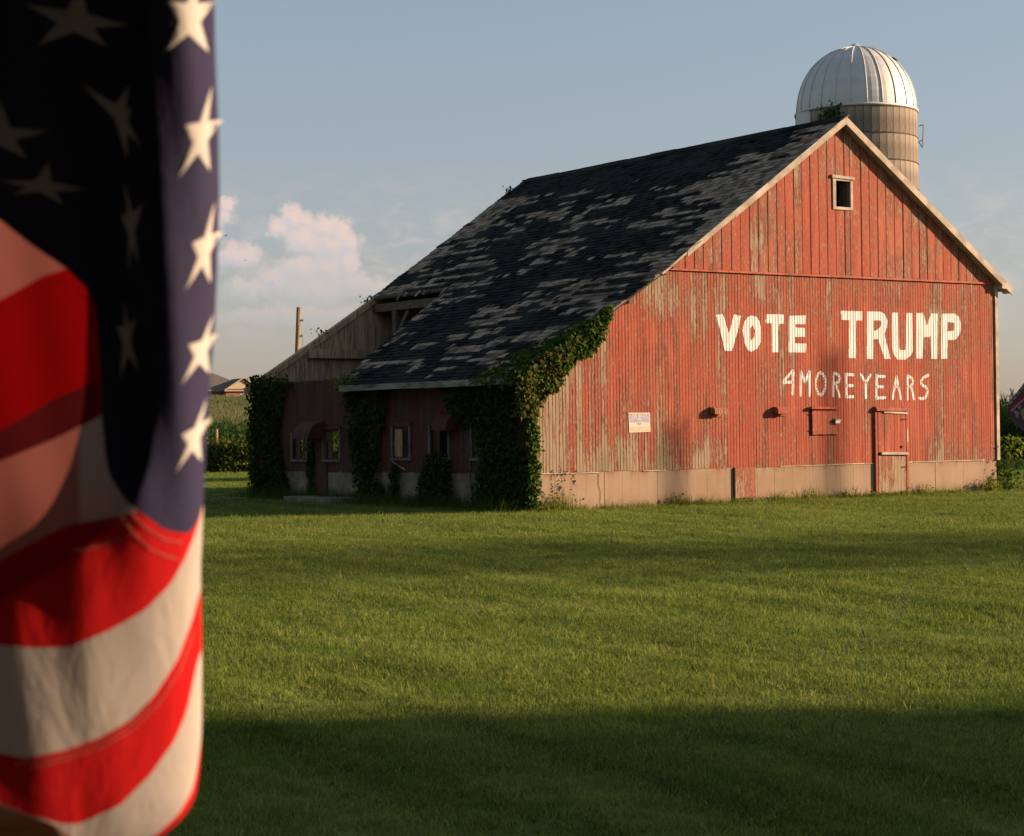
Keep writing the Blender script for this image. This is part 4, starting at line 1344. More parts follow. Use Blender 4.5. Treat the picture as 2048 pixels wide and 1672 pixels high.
pr_ = np.stack([t2, -0.15 + rng.random(n2) ** 1.6 * np.interp(t2, [-0.6, 0.2, 0.8, 1.2], [1.7, 1.2, 0.45, 0.15]), np.array([roof_z(max(a, -0.4)) for a in t2]) + 0.02 + 0.1 * rng.random(n2) - np.clip(-0.4 - t2, 0, 1) * 1.0], 1)
plant('climbing_vine', BO, 'sunlit browning vine spilling over the lower left edge of the gable roof', 'vine',
      [(leaf_quads(pg[~isb], 0.085, frontN), M['vine']), (leaf_quads(pg[isb], 0.08, frontN), M['vine_brown']), (leaf_quads(pr_, 0.085, (-0.6, 0, 0.8)), M['vine'])], None, None, BPHI)
pe = np.stack([rng.uniform(-0.45, 0.1, 260), rng.uniform(6.5, 7.35, 260), rng.uniform(2.5, 2.78, 260)], 1)
plant('climbing_vine', BO, 'small green vine tuft at the broken left end of the eave', 'vine', [(leaf_quads(pe, 0.08, (-0.6, -0.3, 0.7)), M['weed'])], None, None, BPHI)
for (t_, lab) in ((3.25, 'leafy sprig on the roof edge at the top of the broken corner'), (1.9, 'small dark sprig on the bare rafter of the broken roof'), (7.6, 'small green sprig on the roof edge just below the far ridge end')):
    pe = np.stack([t_ + rng.normal(0, 0.09, 50), LEN + rng.normal(0, 0.07, 50), roof_z(t_) + rng.uniform(-0.12, 0.10, 50)], 1)
    plant('roof_sprig', BO, lab, 'plant', [(leaf_quads(pe, 0.07, (0, -1, 0.5)), M['vine'])], None, None, BPHI)
pe = np.stack([rng.normal(-1.08, 0.17, 420), -1.62 - rng.random(420) * 0.2, SZ - 0.35 + rng.normal(0, 0.2, 420)], 1)
plant('climbing_vine', (SX, SY, 0), 'green vine clump clinging below the silo dome', 'vine', [(leaf_quads(pe, 0.12, (-0.3, -1, 0.3)), M['vine'])], None)
# a few red-brown vine strands on the concrete
pe = []
for k_ in range(4):
    a, z_ = 0.35 + 0.17 * k_, 0.80
    while z_ > 0.12 + 0.1 * k_:
        pe.append((a + rnd.uniform(-0.03, 0.03), -0.04, z_)); z_ -= rnd.uniform(0.015, 0.05); a += rnd.uniform(-0.015, 0.022)
plant('creeper', BO, 'sparse brown creeper strands on the concrete beside the near corner', 'vine', [(leaf_quads(np.array(pe), 0.045, frontN), M['stem'])], None, None, BPHI)

# ------------------------------------------------------------------ blades: weeds at the wall foot
def blade_quads(n, base_fn, h, w, lean, g=rng, seg=3):
    """bent blades, each one strip of seg quads"""
    out = []
    B = base_fn(n)
    a = g.uniform(0, 2 * math.pi, n)
    H = h * g.uniform(0.45, 1.2, n)
    dirx, diry = np.cos(a), np.sin(a)
    ln = lean * g.uniform(0.2, 1.3, n) * H
    tx, ty = -diry, dirx
    for i in range(seg):
        u0, u1 = i / seg, (i + 1) / seg
        def pt(u, sgn):
            wd = w * (1 - u * 0.92) * 0.5 * sgn
            return np.stack([B[:, 0] + dirx * ln * u * u + tx * wd, B[:, 1] + diry * ln * u * u + ty * wd, B[:, 2] + H * (u - 0.18 * u * u * lean)], 1)
        out.append(np.stack([pt(u0, -1), pt(u0, 1), pt(u1, 1), pt(u1, -1)], 1))
    return np.concatenate(out)

def weed(t_, r_, h_, n_blade, n_leaf, label, out=0.12, side=False):
    loc = BM @ (Vector((-out, t_, 0)) if side else Vector((t_, -out, 0)))
    q = [(blade_quads(n_blade, lambda n: np.stack([rng.normal(0, r_ * 0.5, n), rng.normal(0, 0.07, n), np.zeros(n)], 1), h_, 0.012, 0.5), M['weed'])]
    if n_leaf:
        P_ = np.stack([rng.normal(0, r_ * 0.5, n_leaf), rng.normal(-0.03, 0.08, n_leaf), rng.random(n_leaf) ** 1.4 * h_ * 0.8], 1)
        q.append((leaf_quads(P_, 0.05, (0, -0.7, 0.7)), M['weed']))
    plant('weed_clump', loc, label, 'weed', q, None, None, BPHI, 'weeds along the barn wall')

weed(0.42, 0.42, 0.42, 160, 90, 'broad grassy weed clump at the foot of the near corner vine')
weed(1.0, 0.12, 0.14, 30, 10, 'tiny weed tuft by the cracked concrete')
weed(3.45, 0.30, 0.34, 70, 20, 'feathery weed clump under the first pole shadow on the concrete')
weed(4.05, 0.28, 0.26, 60, 15, 'low feathery weed clump left of the red low hatch')
weed(5.15, 0.4, 0.16, 60, 25, 'low weed strip below the red low hatch')
weed(6.15, 0.25, 0.24, 50, 30, 'small dark weed clump right of the red low hatch')
weed(7.0, 0.30, 0.34, 60, 14, 'tall wispy weed clump below the hatch')
weed(8.15, 0.28, 0.30, 45, 12, 'thin grassy weed clump midway between hatch and door')
weed(8.95, 0.32, 0.13, 40, 120, 'broad leafy weed patch at the left foot of the door')
weed(9.7, 0.32, 0.12, 40, 100, 'leafy weed patch at the right foot of the door')
weed(10.35, 0.28, 0.30, 70, 30, 'grassy weed clump just right of the door')
weed(11.4, 0.35, 0.10, 40, 50, 'flat weed strip on the concrete between door and right corner')
weed(12.45, 0.26, 0.40, 120, 160, 'bright bushy weed in front of the right end of the foundation', 0.2)
loc = BM @ Vector((13.25, 0.15, 0))
P_ = np.stack([rng.normal(0, 0.22, 700), rng.normal(0, 0.22, 700), rng.random(700) ** 1.2 * 0.75], 1)
P2 = np.stack([rng.normal(-0.05, 0.16, 120) + np.linspace(0, 0.5, 120), rng.normal(0, 0.1, 120), rng.uniform(0.7, 1.25, 120)], 1)
plant('weed_bush', loc, 'dark leafy bush growing round the right corner of the barn', 'bush', [(leaf_quads(P_, 0.085, (0.2, -0.6, 0.7)), M['vine']), (leaf_quads(P2, 0.10, (0.2, -0.6, 0.7)), M['weed'])], None)
# fringe of uncut grass along both walls
def fringe(n):
    h_ = n // 2
    a = np.stack([rng.uniform(0, WID, h_), -0.03 - np.abs(rng.normal(0, 0.09, h_)), np.zeros(h_)], 1)
    b_ = np.stack([-0.03 - np.abs(rng.normal(0, 0.22, n - h_)), rng.uniform(-0.1, LEN, n - h_), np.zeros(n - h_)], 1)
    return np.concatenate([a, b_])
fr_ = link('tall_grass', quads_mesh('tall_grass', blade_quads(4200, fringe, 0.15, 0.010, 0.6), M['weed']))
fr_.location = BO; fr_.rotation_euler = (0, 0, BPHI)
tag(fr_, 'fringe of uncut grass along the foot of the barn walls', 'grass', kind='stuff')
fr_ = link('tall_grass', quads_mesh('tall_grass', blade_quads(2600, lambda n: np.stack([-0.05 - np.abs(rng.normal(0, 0.35, n)), rng.uniform(0.0, LEN, n), np.zeros(n)], 1), 0.34, 0.014, 0.6), M['vine']))
fr_.location = BO; fr_.rotation_euler = (0, 0, BPHI)
tag(fr_, 'rank shaded grass along the vine covered side wall', 'grass', kind='stuff')

# strip of pale edging in the lawn left of the barn
mb = MB(); mb.box(-1.1, 1.1, -0.12, 0.12, -0.05, 0.05)
o = mb.build('edging_strip', M['concrete']); o.location = (-7.3, 43.6, 0); o.rotation_euler = (0, 0, R(4))
tag(o, 'pale concrete edging strip lying in the lawn left of the barn', 'edging')

# ------------------------------------------------------------------ brick house on the rise
HX, HY, HZ = -46.0, 300.0, 4.6
house = empty('house', (HX, HY, HZ), R(24))
tag(house, 'brick house with grey hipped roof and tan front gable beyond the corn', 'house')
M['brick'] = simple('red_brick', (0.26, 0.105, 0.07), 0.9, 0.3, 3)
M['roof_grey'] = simple('grey_roof_shingle', (0.105, 0.095, 0.085), 0.9, 0.25, 1.5)
M['tan'] = simple('tan_siding', (0.46, 0.36, 0.25), 0.8, 0.08)
M['glass'] = simple('window_glass', (0.16, 0.19, 0.21), 0.15, 0.1, spec=0.6)
M['stone'] = simple('pale_stone', (0.55, 0.5, 0.42), 0.8, 0.1)
mb = MB(); mb.box(-14, 4.6, 0.6, 14, 0, 3.0); mb.box(0.3, 5.9, -0.6, 2, 0, 2.85); mb.build('wall', M['brick'], house)
mb = MB()
e, rz_, ry = 3.0, 5.85, 7.3
A_, B_, C_, D_ = (-14.6, 0.0, e), (5.2, 0.0, e), (5.2, 14.6, e), (-14.6, 14.6, e)
r0, r1 = (-8.0, ry, rz_), (0.4, ry, rz_)
mb.poly([A_, B_, r1, r0]); mb.poly([B_, C_, r1]); mb.poly([C_, D_, r0, r1]); mb.poly([D_, A_, r0])
hr = mb.build('roof', M['roof_grey'], house)
mb = MB()
gA, gB, gP = (0.0, -0.9, 2.9), (6.2, -0.9, 2.9), (3.1, -0.9, 4.85)
gPb = (3.1, 6.0, 4.85)
mb.poly([gA, gP, gPb, (0.0, 2.5, 2.9)]); mb.poly([gB, (6.2, 2.5, 2.9), gPb, gP]); mb.build('gable_roof', M['roof_grey'], hr)
mb = MB(); mb.poly([(0.45, -0.7, 3.15), (5.75, -0.7, 3.15), (3.1, -0.7, 4.62)]); mb.build('gable_panel', M['tan'], house)
mb = MB(); mb.bar((0.0, -0.95, 2.95), (3.1, -0.95, 4.9), 0.2, 0.16); mb.bar((3.1, -0.95, 4.9), (6.2, -0.95, 2.95), 0.2, 0.16); mb.build('gable_trim', M['tan'], house)
mb = MB(); mb.box(0.0, 6.2, -0.96, -0.62, 2.76, 2.92); mb.build('eave_trim', M['tan'], house)
mb = MB(); mb.box(-14.5, 0.28, 0.1, 0.58, 2.82, 2.98); mb.build('eave_trim', M['tan'], house)
mb = MB(); mb.hexa([(0.2, -0.98, 2.93), (6.0, -0.98, 2.93), (6.0, -0.70, 3.14), (0.2, -0.70, 3.14), (0.2, -0.98, 2.96), (6.0, -0.98, 2.96), (6.0, -0.70, 3.17), (0.2, -0.70, 3.17)]); mb.build('pent_roof', M['roof_grey'], hr)
for (x0, y0, z0) in ((-1.9, 0.6, 0.9), (3.25, -0.6, 0.8)):
    w = empty('window', (x0, y0, z0), parent=house)
    arch = [(-0.85, 0.0), (0.85, 0.0), (0.85, 1.15), (0.6, 1.4), (0.25, 1.52), (-0.25, 1.52), (-0.6, 1.4), (-0.85, 1.15)]
    mb = MB(); mb.poly([(a * 1.12, -0.03, c * 1.06) for a, c in arch]); mb.build('frame', M['stone'] if x0 > 0 else M['brick'], w)
    mb = MB(); mb.poly([(a, -0.06, c) for a, c in arch]); mb.build('pane', M['glass'], w)
    for a, c in ((-1.1, 1.0), (1.1, 1.0), (0, 1.62)):
        mb = MB(); mb.box(a - 0.12, a + 0.12, -0.10, 0.0, c, c + 0.26); mb.build('keystone', M['stone'], w)
    mb = MB(); mb.box(-0.03, 0.03, -0.10, -0.07, 0, 1.5); mb.build('mullion', M['stone'], w)

# ------------------------------------------------------------------ utility pole and fence post
up = empty('utility_pole', (-9.72, 85.0, 0.2))
tag(up, 'bare wooden utility pole standing behind the broken barn roof', 'utility pole')
M['polewood'] = simple('pole_wood', (0.21, 0.15, 0.085), 0.9, 0.3, 2, stretch=(4, 4, 0.6))
mb = MB(); mb.tube([(-0.1, 0, -0.4), (0, 0, 3.5), (0.155, 0, 6.86)], [0.13, 0.115, 0.10], 10); mb.build('pole', M['polewood'], up, True)
for z_ in (6.25, 5.55, 4.95):
    mb = MB(); xo = 0.155 * (z_ - 3.5) / 3.36 + 0.10
    mb.tube([(xo - 0.05, -0.02, z_), (xo + 0.09, -0.02, z_ + 0.01)], 0.018, 6); mb.tube([(xo + 0.09, -0.02, z_ - 0.03), (xo + 0.09, -0.02, z_ + 0.08)], [0.045, 0.03], 8)
    mb.build('insulator', M['iron'], up)
mb = MB()
pw0, pw1 = Vector((0.28, -0.02, 4.96)), Vector((6.2, -34.0, 2.6))
mb.tube([pw0 + (pw1 - pw0) * (i / 14) + Vector((0, 0, -0.9 * (i / 14) * (1 - i / 14))) for i in range(15)], 0.026, 5)
mb.tube([(0.28, -0.02, 4.95), (0.36, 0, 4.5), (0.30, 0, 4.2), (0.42, 0, 4.6)], 0.010, 5)
mb.tube([(0.30, -0.02, 5.58), (0.33, 0, 5.2), (0.28, -0.02, 4.97)], 0.008, 5)
mb.build('wire', M['iron'], up)
mb = MB(); mb.tube([(0, 0, -0.3), (0.02, 0, 1.62)], [0.07, 0.06], 7); o = mb.build('fence_post', M['polewood'], smooth=True); o.location = (-11.05, 70.2, 0)
tag(o, 'short wooden fence post in the weeds before the corn', 'fence post')

# ------------------------------------------------------------------ corn and field-edge weeds
def corn_source(i):
    g = np.random.default_rng(100 + i)
    h = 2.15
    mb = MB()
    mb.tube([(0, 0, 0), (g.normal(0, .02), g.normal(0, .02), h * 0.6), (g.normal(0, .03), g.normal(0, .03), h)], [0.016, 0.013, 0.006], 4, cap=False)
    a0 = g.uniform(0, 6.28)
    for k_ in range(9):
        z = 0.35 + k_ * 0.19
        a = a0 + math.pi * k_ + g.normal(0, 0.35)
        L, wd = g.uniform(0.5, 0.75), g.uniform(0.06, 0.085)
        up_ = g.uniform(0.45, 0.75)
        ca, sa = math.cos(a), math.sin(a)
        prev = None
        for j in range(5):
            u = j / 4
            r = L * (u - 0.10 * u * u); zz = z + up_ * L * (1.5 * u - 1.75 * u * u)
            ww = wd * (0.4 + 1.5 * u - 1.9 * u * u) * 0.9 if j < 4 else 0.002
            ww = max(ww, 0.003)
            p = ((ca * r - sa * ww, sa * r + ca * ww, zz), (ca * r + sa * ww, sa * r - ca * ww, zz + 0.01))
            if prev: mb.poly([prev[0], prev[1], p[1], p[0]])
            prev = p
    for k_ in range(5):
        a = g.uniform(0, 6.28); L = g.uniform(0.12, 0.25)
        mb.bar((0, 0, h - 0.05), (math.cos(a) * L * 0.5, math.sin(a) * L * 0.5, h + L), 0.012, 0.012, 1)
    return source('corn_plant_%d' % i, mb.mesh('corn_plant', [M['corn'], M['tassel']]))

pts = []
y_ = 71.5
def add_row(y, x0, x1, step):
    n = int((x1 - x0) / step)
    x = np.linspace(x0, x1, n) + rng.normal(0, 0.05, n)
    pts.append(np.stack([x, y + rng.normal(0, 0.06, n), np.zeros(n)], 1))
while y_ < 300:
    st = 0.24 if y_ < 110 else (0.36 if y_ < 180 else 0.5)
    add_row(y_, -0.235 * y_, -0.085 * y_, st)
    if y_ < 82: add_row(y_ + 0.1, -0.085 * y_, 4.0, st)
    y_ += 0.76 if y_ < 150 else 1.1
y_ = 75.9
while y_ < 96:
    add_row(y_, 12.0, 34.0, 0.24); y_ += 0.76
CP = np.concatenate(pts)
CP[:, 2] = rise(CP[:, 0], CP[:, 1]) - 0.02
n = len(CP)
hgt = 0.94 + 0.14 * (fbm(CP[:, 0] * 0.3, CP[:, 1] * 0.3, 55, 3) - 0.5) * 2 + rng.normal(0, 0.05, n)
hgt = hgt * np.where(CP[:, 0] > 10, 1.06, 1.0)
hgt[CP[:, 1] < 73.2] *= 0.93
scatter('corn_field', CP, np.stack([rng.normal(0, .06, n), rng.normal(0, .06, n), rng.uniform(0, 6.28, n)], 1), hgt, rng.integers(0, 5, n), [corn_source(i) for i in range(5)],
        'tall green corn field rising behind the barn', 'corn')

def weed_source(i):
    g = np.random.default_rng(200 + i)
    h = 1.25
    V = [blade_quads(26, lambda n: np.stack([g.normal(0, .16, n), g.normal(0, .16, n), np.zeros(n)], 1), h * (0.95 if i % 2 else 0.6), 0.018, 0.45, g)]
    if i % 2 == 0:
        nl = 170
        P_ = np.stack([g.normal(0, .26, nl), g.normal(0, .26, nl), h * (0.1 + 0.95 * g.random(nl))], 1)
        V.append(leaf_quads(P_, 0.13, (0, -0.5, 0.8), g=g))
    return source('field_weed_%d' % i, quads_mesh('field_weed', np.concatenate(V), M['field_weed']))
nw = 850
wx = np.concatenate([rng.uniform(-17, 6, int(nw * 0.75)), rng.uniform(12, 30, nw - int(nw * 0.75))])
wy = np.where(wx < 8, 70.9 - np.abs(rng.normal(0, 0.55, nw)), 75.3 - np.abs(rng.normal(0, 0.35, nw)))
cl = fbm(wx * 0.5, wy * 0.5, 61, 3)
wsc = 0.22 + 0.95 * cl + rng.normal(0, 0.1, nw)
wsc = np.where(wx < -10.6, wsc * 1.15, wsc * 0.95) * np.clip((wy - 68.0) / 2.2, 0.3, 1)
widx = np.where(cl + rng.normal(0, .08, nw) > 0.60, rng.integers(0, 2, nw) * 2, rng.integers(0, 2, nw) * 2 + 1)
scatter('field_edge_weeds', np.stack([wx, wy, np.zeros(nw)], 1), np.stack([rng.normal(0, .1, nw), rng.normal(0, .1, nw), rng.uniform(0, 6.28, nw)], 1), wsc, widx, [weed_source(i) for i in range(4)],
        'band of tall weeds and brush along the edge of the corn', 'weeds')

# ------------------------------------------------------------------ lawn grass
def tuft_source(i):
    g = np.random.default_rng(300 + i)
    r = 0.045
    V = blade_quads(22, lambda n: np.stack([g.normal(0, r, n), g.normal(0, r, n), np.zeros(n) - 0.005], 1), 0.050, 0.0062, 0.75, g, 2)
    return source('grass_tuft_%d' % i, quads_mesh('grass_tuft', V, M['grass']))
GP, GS = [], []
for (y0, y1, dens, sc) in ((6.8, 10, 480, 1.0), (10, 14, 330, 1.0), (14, 20, 200, 1.08), (20, 28, 125, 1.1), (28, 40, 70, 1.2), (40, 71, 26, 1.5)):
    xa, xb = -0.20 * y1 - 0.8, 0.285 * y1 + 0.8
    n = int((xb - xa) * (y1 - y0) * dens)
    x, y = rng.uniform(xa, xb, n), rng.uniform(y0, y1, n)
    keep = (x > -0.20 * y - 0.8) & (x < 0.285 * y + 0.8)
    # nothing inside the barn
    lx = (x - BO.x) * math.cos(BPHI) + (y - BO.y) * math.sin(BPHI); ly = -(x - BO.x) * math.sin(BPHI) + (y - BO.y) * math.cos(BPHI)
    keep &= ~((lx > -0.03) & (lx < WID + 0.03) & (ly > -0.03) & (ly < LEN + 0.03))
    keep &= rng.random(n) < np.clip(0.35 + 1.3 * fbm(x * 0.9, y * 0.9, 71, 3), 0, 1)
    x, y = x[keep], y[keep]
    GP.append(np.stack([x, y, rise(x, y) + lawn_z(x, y)], 1)); GS.append(np.full(len(x), sc))
GP, GS = np.concatenate(GP), np.concatenate(GS)
n = len(GP)
GS = GS * (0.7 + 0.6 * fbm(GP[:, 0] * 0.7, GP[:, 1] * 1.4, 77, 3)) * rng.uniform(0.7, 1.2, n) * np.where(rng.random(n) < 0.02, rng.uniform(1.3, 1.9, n), 1.0)
scatter('lawn_grass', GP, np.stack([rng.normal(0, .15, n), rng.normal(0, .15, n), rng.uniform(0, 6.28, n)], 1), GS, rng.integers(0, 6, n), [tuft_source(i) for i in range(6)],
        'short mown green lawn grass in front of the barn', 'grass')

# ------------------------------------------------------------------ trees and poles beyond the right edge of the picture: they throw the shadows seen on lawn and wall
def tree(x, y, h, r, label, n_leaf=2600, crown_lo=0.3, seed=0, leaf=0.75):
    g = np.random.default_rng(500 + seed)
    t = empty('shade_tree', (x, y, 0))
    tag(t, label, 'tree', 'shade trees along the yard')
    mb = MB(); mb.tube([(0, 0, -0.3), (0.1, 0, h * 0.35), (0, 0.1, h * 0.85)], [0.045 * h * 0.5, 0.035 * h * 0.5, 0.05], 9)
    for k_ in range(8):
        a = g.uniform(0, 6.28); z = h * g.uniform(max(crown_lo - 0.05, 0.12), 0.7)
        mb.tube([(0.05, 0.05, z), (math.cos(a) * r * 0.4, math.sin(a) * r * 0.4, z + h * 0.09), (math.cos(a) * r * 0.8, math.sin(a) * r * 0.8, z + h * 0.16)], [0.12, 0.08, 0.03], 6)
    mb.build('trunk', M['bark'], t, True)
    q = unit(g.normal(0, 1, (n_leaf, 3))) * (g.random(n_leaf) ** 0.45)[:, None]
    lob = 0.75 + 0.5 * fbm(q[:, 0] * 2.2 + 4, q[:, 1] * 2.2 + q[:, 2] * 2.2, 80 + seed, 3)
    cz, rz_ = h * (1 + crown_lo) / 2, h * (1 - crown_lo) / 2
    P_ = np.stack([q[:, 0] * r * lob, q[:, 1] * r * lob, cz + q[:, 2] * rz_ * lob], 1)
    tag(link('crown', quads_mesh('crown', leaf_quads(P_, leaf, (0, 0, 0.3), 1.0, g=g), M['tree_leaf']), t), kind='stuff')
tree(58.0, 27.6, 19.0, 4.3, 'tall shade tree right of the lawn', 1800, 0.62, 1, 0.26)
tree(45.0, 11.6, 16.5, 2.5, 'shade tree on the near right of the lawn', 4200, 0.3, 2, 0.5)
tree(45.0, 8.4, 16.5, 2.5, 'nearest shade tree right of the camera', 4200, 0.3, 3, 0.5)
tree(47.0, 67.5, 12.5, 7.0, 'wide tree right of the corn', 3200, 0.15, 4)
tree(48.0, 79.5, 11.5, 6.5, 'wide tree standing behind the right corn', 3000, 0.12, 5)
for i_, (x_, y_, h_, r_, lab) in enumerate(((-17.5, 24.0, 11.0, 5.2, 'broad unseen tree added left of the lawn, nearest the flag'), (-18.5, 35.0, 12.0, 5.4, 'broad unseen tree added left of the barn yard'), (-15.0, 13.0, 10.0, 5.0, 'broad unseen tree added left of the camera'))):  # unseen trees added at left to block sky light from the side wall
    tree(x_, y_, h_, r_, lab, 2400, 0.08, 10 + i_)
for (px, h_, dist, lab) in ((3.33, 14.1, 45.0, 'wooden utility pole beyond the right edge, nearer the yard'), (7.72, 15.6, 45.0, 'wooden utility pole beyond the right edge, nearer the field')):
    base = BM @ Vector((px, -0.02, 0.0))
    p = base + Vector((sun_dir.x, sun_dir.y, 0)).normalized() * dist
    o = empty('utility_pole', (p.x, p.y, 0))
    tag(o, lab, 'utility pole', 'poles along the road')
    mb = MB(); mb.tube([(0, 0, -0.5), (0, 0, h_)], [0.135, 0.11], 10); mb.build('pole', M['polewood'], o, True)

# ------------------------------------------------------------------ unseen porch and wall added behind the camera to block sky light
porch = empty('sky_block_porch', (0, -2.6, 0))
tag(porch, 'unseen dark porch and wall added behind the camera to block sky light', 'house')
M['porch'] = simple('sky_block_boards', (0.04, 0.034, 0.032), 0.85, 0.3, 3)
mb = MB(); mb.box(-12.0, 9.0, -0.3, 0.0, 0, 7.5); mb.build('wall', M['porch'], porch)
mb = MB(); mb.hexa([(-7.0, 0.0, 2.95), (1.6, 0.0, 2.95), (1.6, 4.7, 2.50), (-7.0, 4.7, 2.50), (-7.0, 0.0, 3.05), (1.6, 0.0, 3.05), (1.6, 4.7, 2.60), (-7.0, 4.7, 2.60)]); mb.build('sky_block_roof', M['porch'], porch)
mb = MB(); mb.box(-7.0, 1.6, 0.0, 4.3, -0.02, 0.12); mb.build('floor', M['porch'], porch)
for x_ in (-4.5, 1.5):
    mb = MB(); mb.box(x_ - 0.06, x_ + 0.06, 4.3, 4.42, 0, 2.52); mb.build('post', M['porch'], porch)

# ------------------------------------------------------------------ birds
for (x, y, z, sz, lab) in ((-22.6, 150.0, 16.95, 0.17, 'tiny dark bird in the sky beside the flag'), (-21.1, 150.0, 14.95, 0.10, 'tiniest dark bird below the other one in front of the cloud')):
    bd = empty('bird', (x, y, z)); tag(bd, lab, 'bird')
    mb = MB(); mb.tube([(-sz * .7, 0, 0.01), (-sz * .2, 0, 0.0), (sz * .4, 0, 0), (sz * .75, 0, 0.02)], [0.008, sz * .16, sz * .14, 0.01], 7); mb.build('body', M['dark_in'], bd, True)
    for sg in (-1, 1):
        mb = MB(); mb.poly([(sz * .3, 0, .01), (sz * .1, sg * sz * .5, sz * .35), (-sz * .5, sg * sz * 1.1, sz * .25), (-sz * .15, 0, .01)]); mb.build('wing', M['dark_in'], bd)

# ------------------------------------------------------------------ the flag close to the camera
FD = 1.30
FK = FD / 3763.0
def cloth_mat(name, col, trans, tcol=None, var=0.06):
    m, k = new_mat(name)
    P = k.coord()
    n = k.noise(P, 30, 3, 0.5)
    wv = k.noise(k.scl(P, 1, 0.3, 1), 900, 2, 0.5)
    c = k.mix(n, tuple(v * (1 - var) for v in col), tuple(min(1, v * (1 + var)) for v in col))
    cr = k.noise(k.vmath('ADD', k.scl(P, 1.0, 1.0, 0.45), (0.3, 0.0, 0.1)), 26, 5, 0.62, 0.6)
    b1 = k.bump(cr, 0.45, 0.005)
    nb = k.n('ShaderNodeBump'); nb.inputs['Strength'].default_value = 0.2; nb.inputs['Distance'].default_value = 0.0006
    k.put(nb.inputs['Height'], wv); k.put(nb.inputs['Normal'], b1)
    k.leaf(c, trans, tcol, nb.outputs[0])
    return m
M['f_red'] = cloth_mat('flag_red', (0.40, 0.013, 0.015), 0.11, (0.60, 0.006, 0.008))
M['f_white'] = cloth_mat('flag_white', (0.43, 0.40, 0.39), 0.30, (0.42, 0.27, 0.26))
M['f_blue'] = cloth_mat('flag_navy', (0.032, 0.031, 0.066), 0.004)
M['f_seam'] = cloth_mat('flag_hem_red', (0.20, 0.02, 0.028), 0.10)
M['f_star'] = cloth_mat('flag_star', (0.46, 0.45, 0.45), 0.12)
M['f_pink'] = cloth_mat('flag_white_pink_glow', (0.42, 0.20, 0.18), 0.15, (0.60, 0.20, 0.18))  # white stripe coloured pink: the glow through the cloth is painted in
M['f_thread'] = cloth_mat('seam_thread', (0.40, 0.24, 0.20), 0.2)

flag = empty('flag', (0.0, FD, 1.7))
flag.rotation_euler = (0, R(0.77), 0)
tag(flag, 'large close striped flag with white stars on navy hanging at the left edge', 'flag')
TABS = {}
def tab(t, y):
    """smoothed table"""
    k = id(t)
    if k not in TABS:
        ys = np.arange(-400.0, 1900.0, 5.0)
        v = np.interp(ys, [a for a, _ in t], [b for _, b in t])
        w = np.hanning(41 if t is XC else 13); w /= w.sum()
        n = len(w) // 2
        TABS[k] = (ys, np.convolve(np.pad(v, n, mode='edge'), w, 'valid'))
    return float(np.interp(y, *TABS[k]))
XR = [(-260, 424), (0, 428), (120, 431), (250, 437), (400, 439), (500, 436), (650, 430), (800, 417), (900, 411), (1000, 407), (1150, 401), (1250, 403), (1400, 405), (1500, 402), (1560, 397), (1600, 389), (1640, 364), (1672, 325), (1720, 240), (1760, 150)]
XC = [(-260, 285), (0, 294), (300, 318), (600, 330), (800, 316), (960, 292), (1050, 230), (1130, 110), (1220, -40), (1320, -150), (1760, -170)]
def cloth(x, y):
    """point on the hanging cloth: x, y in units of about a third of a millimetre, right and down"""
    xr, xc = tab(XR, y), tab(XC, y)
    low = min(max((y - 900) / 350.0, 0.0), 1.0); low = low * low * (3 - 2 * low)
    dep = 130 + 75 * low
    x = min(x, xr - 0.01)
    fold = 10 * math.sin(x / 41.0 + y / 170.0) * (0.35 - 0.15 * low) + 5 * math.sin(x / 23.0 - y / 120.0 + 1.3) + 5 * low * math.sin((x + 0.9 * y) / 62.0)
    fold *= 1 - 0.55 * low
    if x > xc:
        q = (x - xc) / (xr - xc)
        dy = dep * (1 - math.sqrt(max(0.0, 1 - q * q)))
        fold *= (1 - q * q)
    else:
        dy = 0.85 * (xc - x)
    dy += fold - 45
    return dy
def cpoint(x, y, off=0.0):
    dy = cloth(x, y) - off
    g = 1 + dy * FK / FD        # the outline was measured on the plane at FD; cloth further off is that much larger
    return ((x - 1024) * FK * g, dy * FK, (846 - y) * FK * g)
def wrap(x, y, back):
    """beyond the fold at the right the cloth turns back on itself"""
    xr, xc = tab(XR, y), tab(XC, y)
    low = min(max((y - 900) / 350.0, 0.0), 1.0); low = low * low * (3 - 2 * low)
    dep = 130 + 75 * low
    a = math.pi / 2 * (1 + back)
    dy = dep * (1 - math.cos(a)) - 45
    g = 1 + dy * FK / FD
    return ((xc + (xr - xc) * math.sin(a) - 1024) * FK * g, dy * FK, (846 - y) * FK * g)

def curve(pts):
    xs = np.array([p[0] for p in pts], float); ys = np.array([p[1] for p in pts], float)
    def f(x):
        # smooth a little over a 16 unit window
        return float(np.mean([np.interp(x + d, xs, ys) for d in (-6, -3, 0, 3, 6)]))
    return f
EDGE = 470
canton_bottom = curve([(-170, 330), (0, 440), (60, 488), (130, 535), (180, 585), (198, 650), (205, 880), (215, 945), (250, 1000), (282, 1026), (330, 1060), (378, 1068), (396, 1044), (408, 1000), (EDGE, 985)])
def below(prev, pts):
    f = curve(pts)
    return lambda x: max(prev(x), f(x))
white_a = below(canton_bottom, [(-170, 690), (0, 600), (90, 550), (128, 540), (150, 500), (EDGE, 0)])
red_a = below(white_a, [(-170, 950), (0, 862), (100, 803), (190, 762), (208, 752), (216, 600), (EDGE, 0)])
seam_a = below(red_a, [(-170, 1010), (0, 922), (100, 882), (190, 838), (208, 830), (216, 600), (EDGE, 0)])
white_b = below(seam_a, [(-170, 1185), (0, 1122), (90, 1072), (140, 1050), (250, 1030), (290, 1015), (EDGE, 700)])
